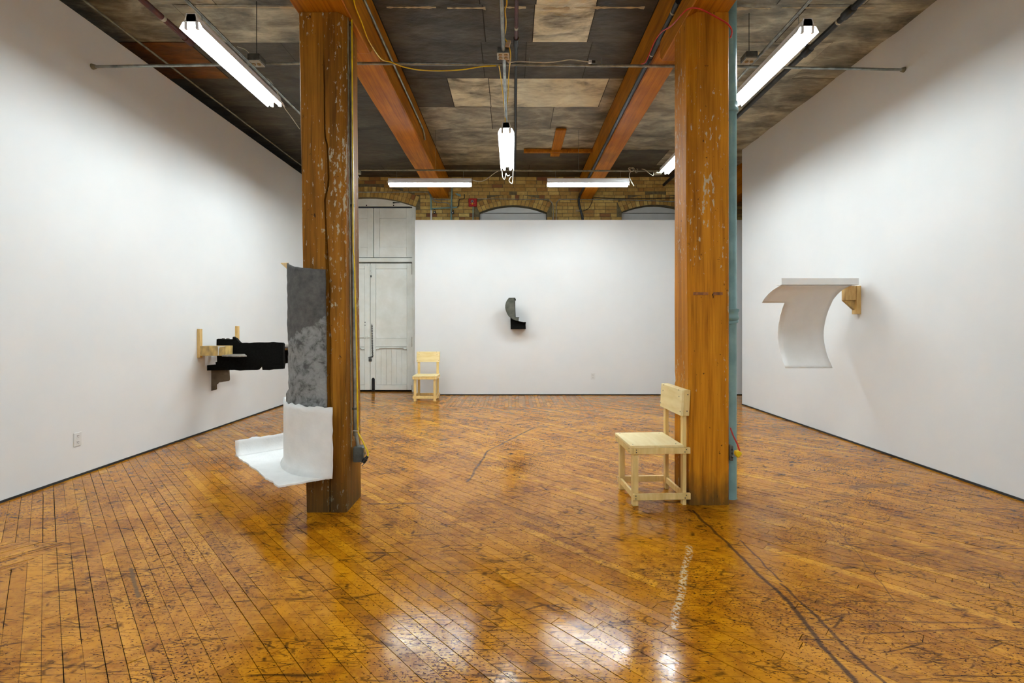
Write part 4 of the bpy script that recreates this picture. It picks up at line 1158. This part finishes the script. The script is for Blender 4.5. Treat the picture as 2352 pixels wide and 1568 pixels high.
BC = Vector((-1.90, 4.035, ZT))
tray_poly = edge(B_, A, 26, .014, 1)+edge(A, D_, 10, .010, 5)
inner = [Vector((p.x, p.y, ZT)) for p in arc_plan]
c0 = Vector((-1.38, 3.62, ZT))
inner = [p+(p-c0).normalized()*.016 for p in inner]
tray_poly += inner[1:]+[BC]
o = obj('tray', MB().prism([p-Vector((0,0,.006)) for p in tray_poly], (0,0,.011)), M['pulp_white'], cs)
# upstanding rear lip, rounded into the tray
rows = []
dirv = (BC-B_); nrm = Vector((-dirv.y, dirv.x, 0)).normalized()
if nrm.dot(A-B_) > 0: nrm = -nrm                      # outward (away from the tray)
for i, (o_, z) in enumerate(((-.075,.001),(-.05,.004),(-.026,.014),(-.010,.032),(0,.06),(.002,.09),(.003,.118))):
    row = []
    for j in range(15):
        t = j/14; p = B_.lerp(BC, t)+nrm*o_
        row.append((p.x, p.y, ZT+z+(jag(t*5, .012, 1.3) if i == 6 else 0)))
    rows.append(row)
shell('rear_lip', rows, M['pulp_white'], cs, .010)
for py in (1047, 1068):
    q = P(677, py, 3.30); obj('screw', MB().tube([(q.x, 3.352, q.z), (q.x, 3.338, q.z)], .004, 8), M['screw'], cs)
# tall grey sheet
g_plan = smooth_path([Vector((-1.292,3.258,0)), Vector((-1.40,3.256,0)), Vector((-1.50,3.284,0)), Vector((-1.575,3.345,0)), Vector((-1.622,3.395,0)), Vector((-1.675,3.47,0)), Vector((-1.722,3.57,0))], 4)
full = len(g_plan)-1; cut = 4*4
rows_full = []
nz = 46
g_rows = []
for i in range(nz+1):
    row = []
    for j in range(cut+1):
        t = j/cut
        top = 1.702+.062*t**1.6+jag(j*.4, .004, 1.1)
        z = .69+(top-.69)*i/nz
        lean_ = -.012*(z-.7)
        # left edge flares out at the foot
        fl = max(0, (.845-z)/.075)
        s = t*cut
        if fl > 0: s = t*(cut+min(1, fl**.8)*(full-cut))
        k0 = int(min(s, full-1e-6)); p = g_plan[k0].lerp(g_plan[min(k0+1, full)], s-k0)
        e = jag(z*7+2, .006, 2.3) if j == cut else (jag(z*6, .003, 1.9) if j == 0 else 0)
        row.append((p.x+e+lean_, p.y, z))
    g_rows.append(row)
shell('grey_sheet', g_rows, M['pulp_grey'], cs, .010)
tl_ = Vector(g_rows[-1][cut])
q1 = P(644, 604, 3.66); q2 = tl_+Vector((.0, .006, -.05))
o = obj('curled_corner', MB().prism([tl_+Vector((.003,0,0)), q1, q2], (0, .008, .004)), M['lumber'], cs)

# ------------------------------------------------------------------ black felt sculpture on the left wall
fs_ = thing('felt_sculpture', (XL, 5.8, .95), 'black felt sculpture with raw wood brackets on the white wall', 'sculpture')
def crop(x, y, d): return P(430+x/8.252, 730+y/8.252, d)
db = 5.616
obj('wall_batten', MB().box(XL, XL+.036, db, db+.045, ZD(821.5, db), ZD(755, db)), M['lumber'], fs_, bevel=.002)
d2 = XL*F/(539.7-CX)
obj('wall_batten', MB().box(XL, XL+.036, d2, d2+.045, .86, ZD(748.8, d2)), M['lumber'], fs_, bevel=.002)
a, b = P(458, 817, db), P(517.6, 794.5, db)
ar = obj('bracket_arm', MB().box(XL+.037, b.x, db, db+.15, a.z, b.z), M['lumber_old'], fs_, bevel=.002)
obj('paint_drip', MB().prism([P(500,794.7,db-.0005), P(517,794.7,db-.0005), P(517,796,db-.0005), P(505,797,db-.0005), P(502.5,801,db-.0005), P(502,816,db-.0005), P(500.6,816,db-.0005), P(501,800,db-.0005)], (0, -.0012, 0)), M['plate'], ar)
main = [(555,405),(590,394),(625,398),(660,401),(860,405),(858,372),(872,355),(890,372),(915,380),(940,410),(965,440),(1000,475),(1080,471),(1150,477),(1250,466),(1350,463),(1450,465),(1560,462),(1605,454),(1700,466),(1800,470),(1822,495),(1815,560),(1820,700),(1830,870),(1815,965),(1720,972),(1640,975),(1560,988),(1425,985),(1412,900),(1330,985),(1200,988),(1100,990),(1000,998),(900,985),(780,988),(600,990),(450,992),(300,1000),(270,995),(265,930),(290,905),(400,893),(540,880),(535,838),(565,830),(563,760),(558,700),(552,560)]
obj('black_panel', MB().prism([crop(x, y, 5.80) for x, y in main], (0, .045, 0)), M['felt_black'], fs_)
d3 = 6.02
obj('rear_panel', MB().prism([crop(x, y, d3) for x, y in ((1700,560),(1990,545),(1990,835),(1830,868),(1700,880))], (0, .04, 0)), M['felt_black'], fs_)
obj('rear_ledge', MB().prism([crop(1790,500,6.10), crop(1990,500,6.10), crop(1990,532,5.88), crop(1818,550,5.88)], (0, 0, -.02)), M['ledge'], fs_)
obj('hanging_panel', MB().prism([crop(x, y, 5.88) for x, y in ((285,985),(775,985),(780,1080),(786,1165),(770,1197),(680,1208),(650,1216),(580,1225),(560,1252),(535,1268),(538,1350),(520,1368),(420,1385),(297,1408))], (0, .03, 0)), M['felt_brown'], fs_)
zl = .962
obj('front_ledge', MB().prism([(-3.58,5.795,zl), (XD(561.5,5.795),5.795,zl), (XD(567,5.47),5.47,zl), (XD(545,5.42),5.42,zl), (-3.42,5.50,zl)], (0, 0, -.012)), M['ledge'], fs_)
obj('cross_bar', MB().box(XL+.037, -3.2, 5.85, 5.90, .95, .99), M['lumber_old'], fs_)
obj('rear_bar', MB().box(XL+.037, -2.75, 5.96, 6.005, 1.0, 1.045), M['lumber_old'], fs_)
obj('tie_bar', MB().box(-3.60, -3.55, 5.91, d2+.04, .985, 1.02), M['lumber_old'], fs_)
obj('rear_arm', MB().box(XL+.037, -3.5, d2, d2+.04, .95, 1.0), M['lumber_old'], fs_)
for px in (513, 523.5):
    q = P(px, 777.5, 5.86); obj('felt_knob', MB().lathe((q.x, 5.86, q.z-.02), (0,0,1), [(0, .02), (.02, .02), (.028, .012)], 10), M['ledge'], fs_, smooth=40)
q = crop(320, 1008, 5.79); obj('white_tab', MB().box(q.x-.02, q.x+.02, 5.787, 5.80, q.z-.006, q.z+.006), M['plate'], fs_)

# ------------------------------------------------------------------ curved white sculpture on the right wall
ws = thing('card_sculpture', (XR, 5.1, 1.6), 'white curled card sculpture on a wood bracket on the white wall', 'sculpture')
# profile in (depth, height), open towards the room
prof = smooth_path([Vector((0,5.06,1.748)), Vector((0,5.16,1.690)), Vector((0,5.258,1.569)), Vector((0,5.355,1.40)), Vector((0,5.395,1.20)), Vector((0,5.345,1.00)), Vector((0,5.243,.838))], 6)
mb = MB(); vid = {}
def cv(p):
    k = tuple(round(c, 5) for c in p)
    if k not in vid: vid[k] = len(mb.v); mb.v.append(k)
    return vid[k]
zn = 1.569
kk = min(range(len(prof)), key=lambda i: abs(prof[i].z-zn))
def cols(k, p):
    t = max(0, (1.748-p.z)/.91)
    xr_ = 3.665-.085*math.sqrt(max(0, min(1, t/.16)))
    m0 = 3.052+(jag(k*.7, .005, 1.1) if k > kk else 0)
    main_ = [(m0+(xr_-m0)*i/8, p.y, p.z) for i in range(9)]
    f = max(0, min(1, (1.748-p.z)/.179))
    x0 = 2.894-.096*(1-(1-f)**1.7)*1.0
    flap = [(x0+(m0-x0)*i/3, p.y, p.z) for i in range(4)]
    return flap, main_
prev = None
for k, p in enumerate(prof):
    fl, mn = cols(k, p)
    if prev:
        for a, b in ((prev[1], mn),)+(((prev[0], fl),) if k <= kk else ()):
            for i in range(len(a)-1):
                mb.f.append((cv(a[i]), cv(a[i+1]), cv(b[i+1]), cv(b[i]))); mb.t.append(.5)
    prev = (fl, mn)
o = obj('curled_sheet', mb, M['card_white'], ws, smooth=60)
md = o.modifiers.new('thickness', 'SOLIDIFY'); md.thickness = .006; md.offset = 0
obj('front_fascia', MB().box(2.894, 3.728, 5.040, 5.062, ZD(654, 5.05), ZD(638.5, 5.05)), M['card_white'], ws, bevel=.002)
obj('top_board', MB().box(2.894, 3.728, 5.063, 5.16, ZD(654, 5.05)-.001, ZD(654, 5.05)+.014), M['card_white'], ws)
d5 = XR*F/(1978-CX)
obj('wall_batten', MB().box(XR-.048, XR, d5, d5+.075, ZD(721, d5), ZD(656, d5)), M['lumber'], ws, bevel=.002)
zt_, zb_ = ZD(656, d5), ZD(689, d5)
obj('bracket_block', MB().box(3.645, XR-.049, d5+.006, d5+.07, zb_, zt_-.001), M['lumber'], ws, bevel=.002)
obj('bracket_gusset', MB().prism([(3.645, d5+.03, zb_-.001), (XR-.049, d5+.03, zb_-.001), (XR-.049, d5+.03, ZD(711, d5))], (0, .04, 0)), M['lumber_old'], ws)

# ------------------------------------------------------------------ small half-disc sculpture on the partition
hs = thing('felt_wall_piece', (0, YP, 1.2), 'small grey half-disc and black block sculpture on the white partition', 'sculpture')
dh = 8.58
def c2(x, y, d): return P(1120+x/13.064, 660+y/13.067, d)
disc = smooth_path([c2(640,308,dh), c2(570,400,dh), c2(535,500,dh), c2(528,600,dh), c2(545,690,dh), c2(590,800,dh), c2(650,880,dh), c2(740,945,dh), c2(830,985,dh), c2(930,1000,dh)], 3)
disc += [c2(942,905,dh), c2(826,892,dh), c2(812,600,dh), c2(810,350,dh), c2(808,306,dh)]
obj('half_disc', MB().prism(disc, (0, .03, 0)), M['felt_grey'], hs)
edge_ = [c2(942,905,dh+.004), c2(826,892,dh+.004), c2(812,600,dh+.004), c2(810,350,dh+.004), c2(808,306,dh+.004)]
obj('black_edge', MB().tube([p+Vector((.004,0,0)) for p in edge_], .007, 6), M['felt_black'], hs)
blk = [c2(682,900,8.66), c2(800,960,8.66), c2(930,995,8.66), c2(1040,1028,8.66), c2(1150,1038,8.66), c2(1142,1120,8.66), c2(1148,1244,8.66), c2(1000,1250,8.66), c2(690,1252,8.66)]
obj('black_block', MB().prism(blk, (0, YP-8.66-.0005, 0)), M['felt_black'], hs)
obj('mount', MB().box(c2(700,600,dh).x, c2(780,600,dh).x, dh+.031, YP-.0005, c2(700,700,dh).z, c2(700,500,dh).z), M['felt_grey'], hs)
obj('top_return', MB().prism([c2(806,306,dh+.031), c2(832,322,dh+.031), c2(850,372,dh+.031), c2(846,402,dh+.031), c2(806,350,dh+.031)], (0, .05, 0)), M['felt_black'], hs)
rows = []
for yy in (dh+.02, dh+.08):
    rows.append([c2(x, y, yy) for x, y in ((930,1000),(1000,1018),(1080,1034),(1172,1028))])
shell('white_lip', [[Vector(p) for p in r] for r in rows], M['pulp_white'], hs, .006)

for o in bpy.data.objects:
    if '_world' in o: del o['_world']
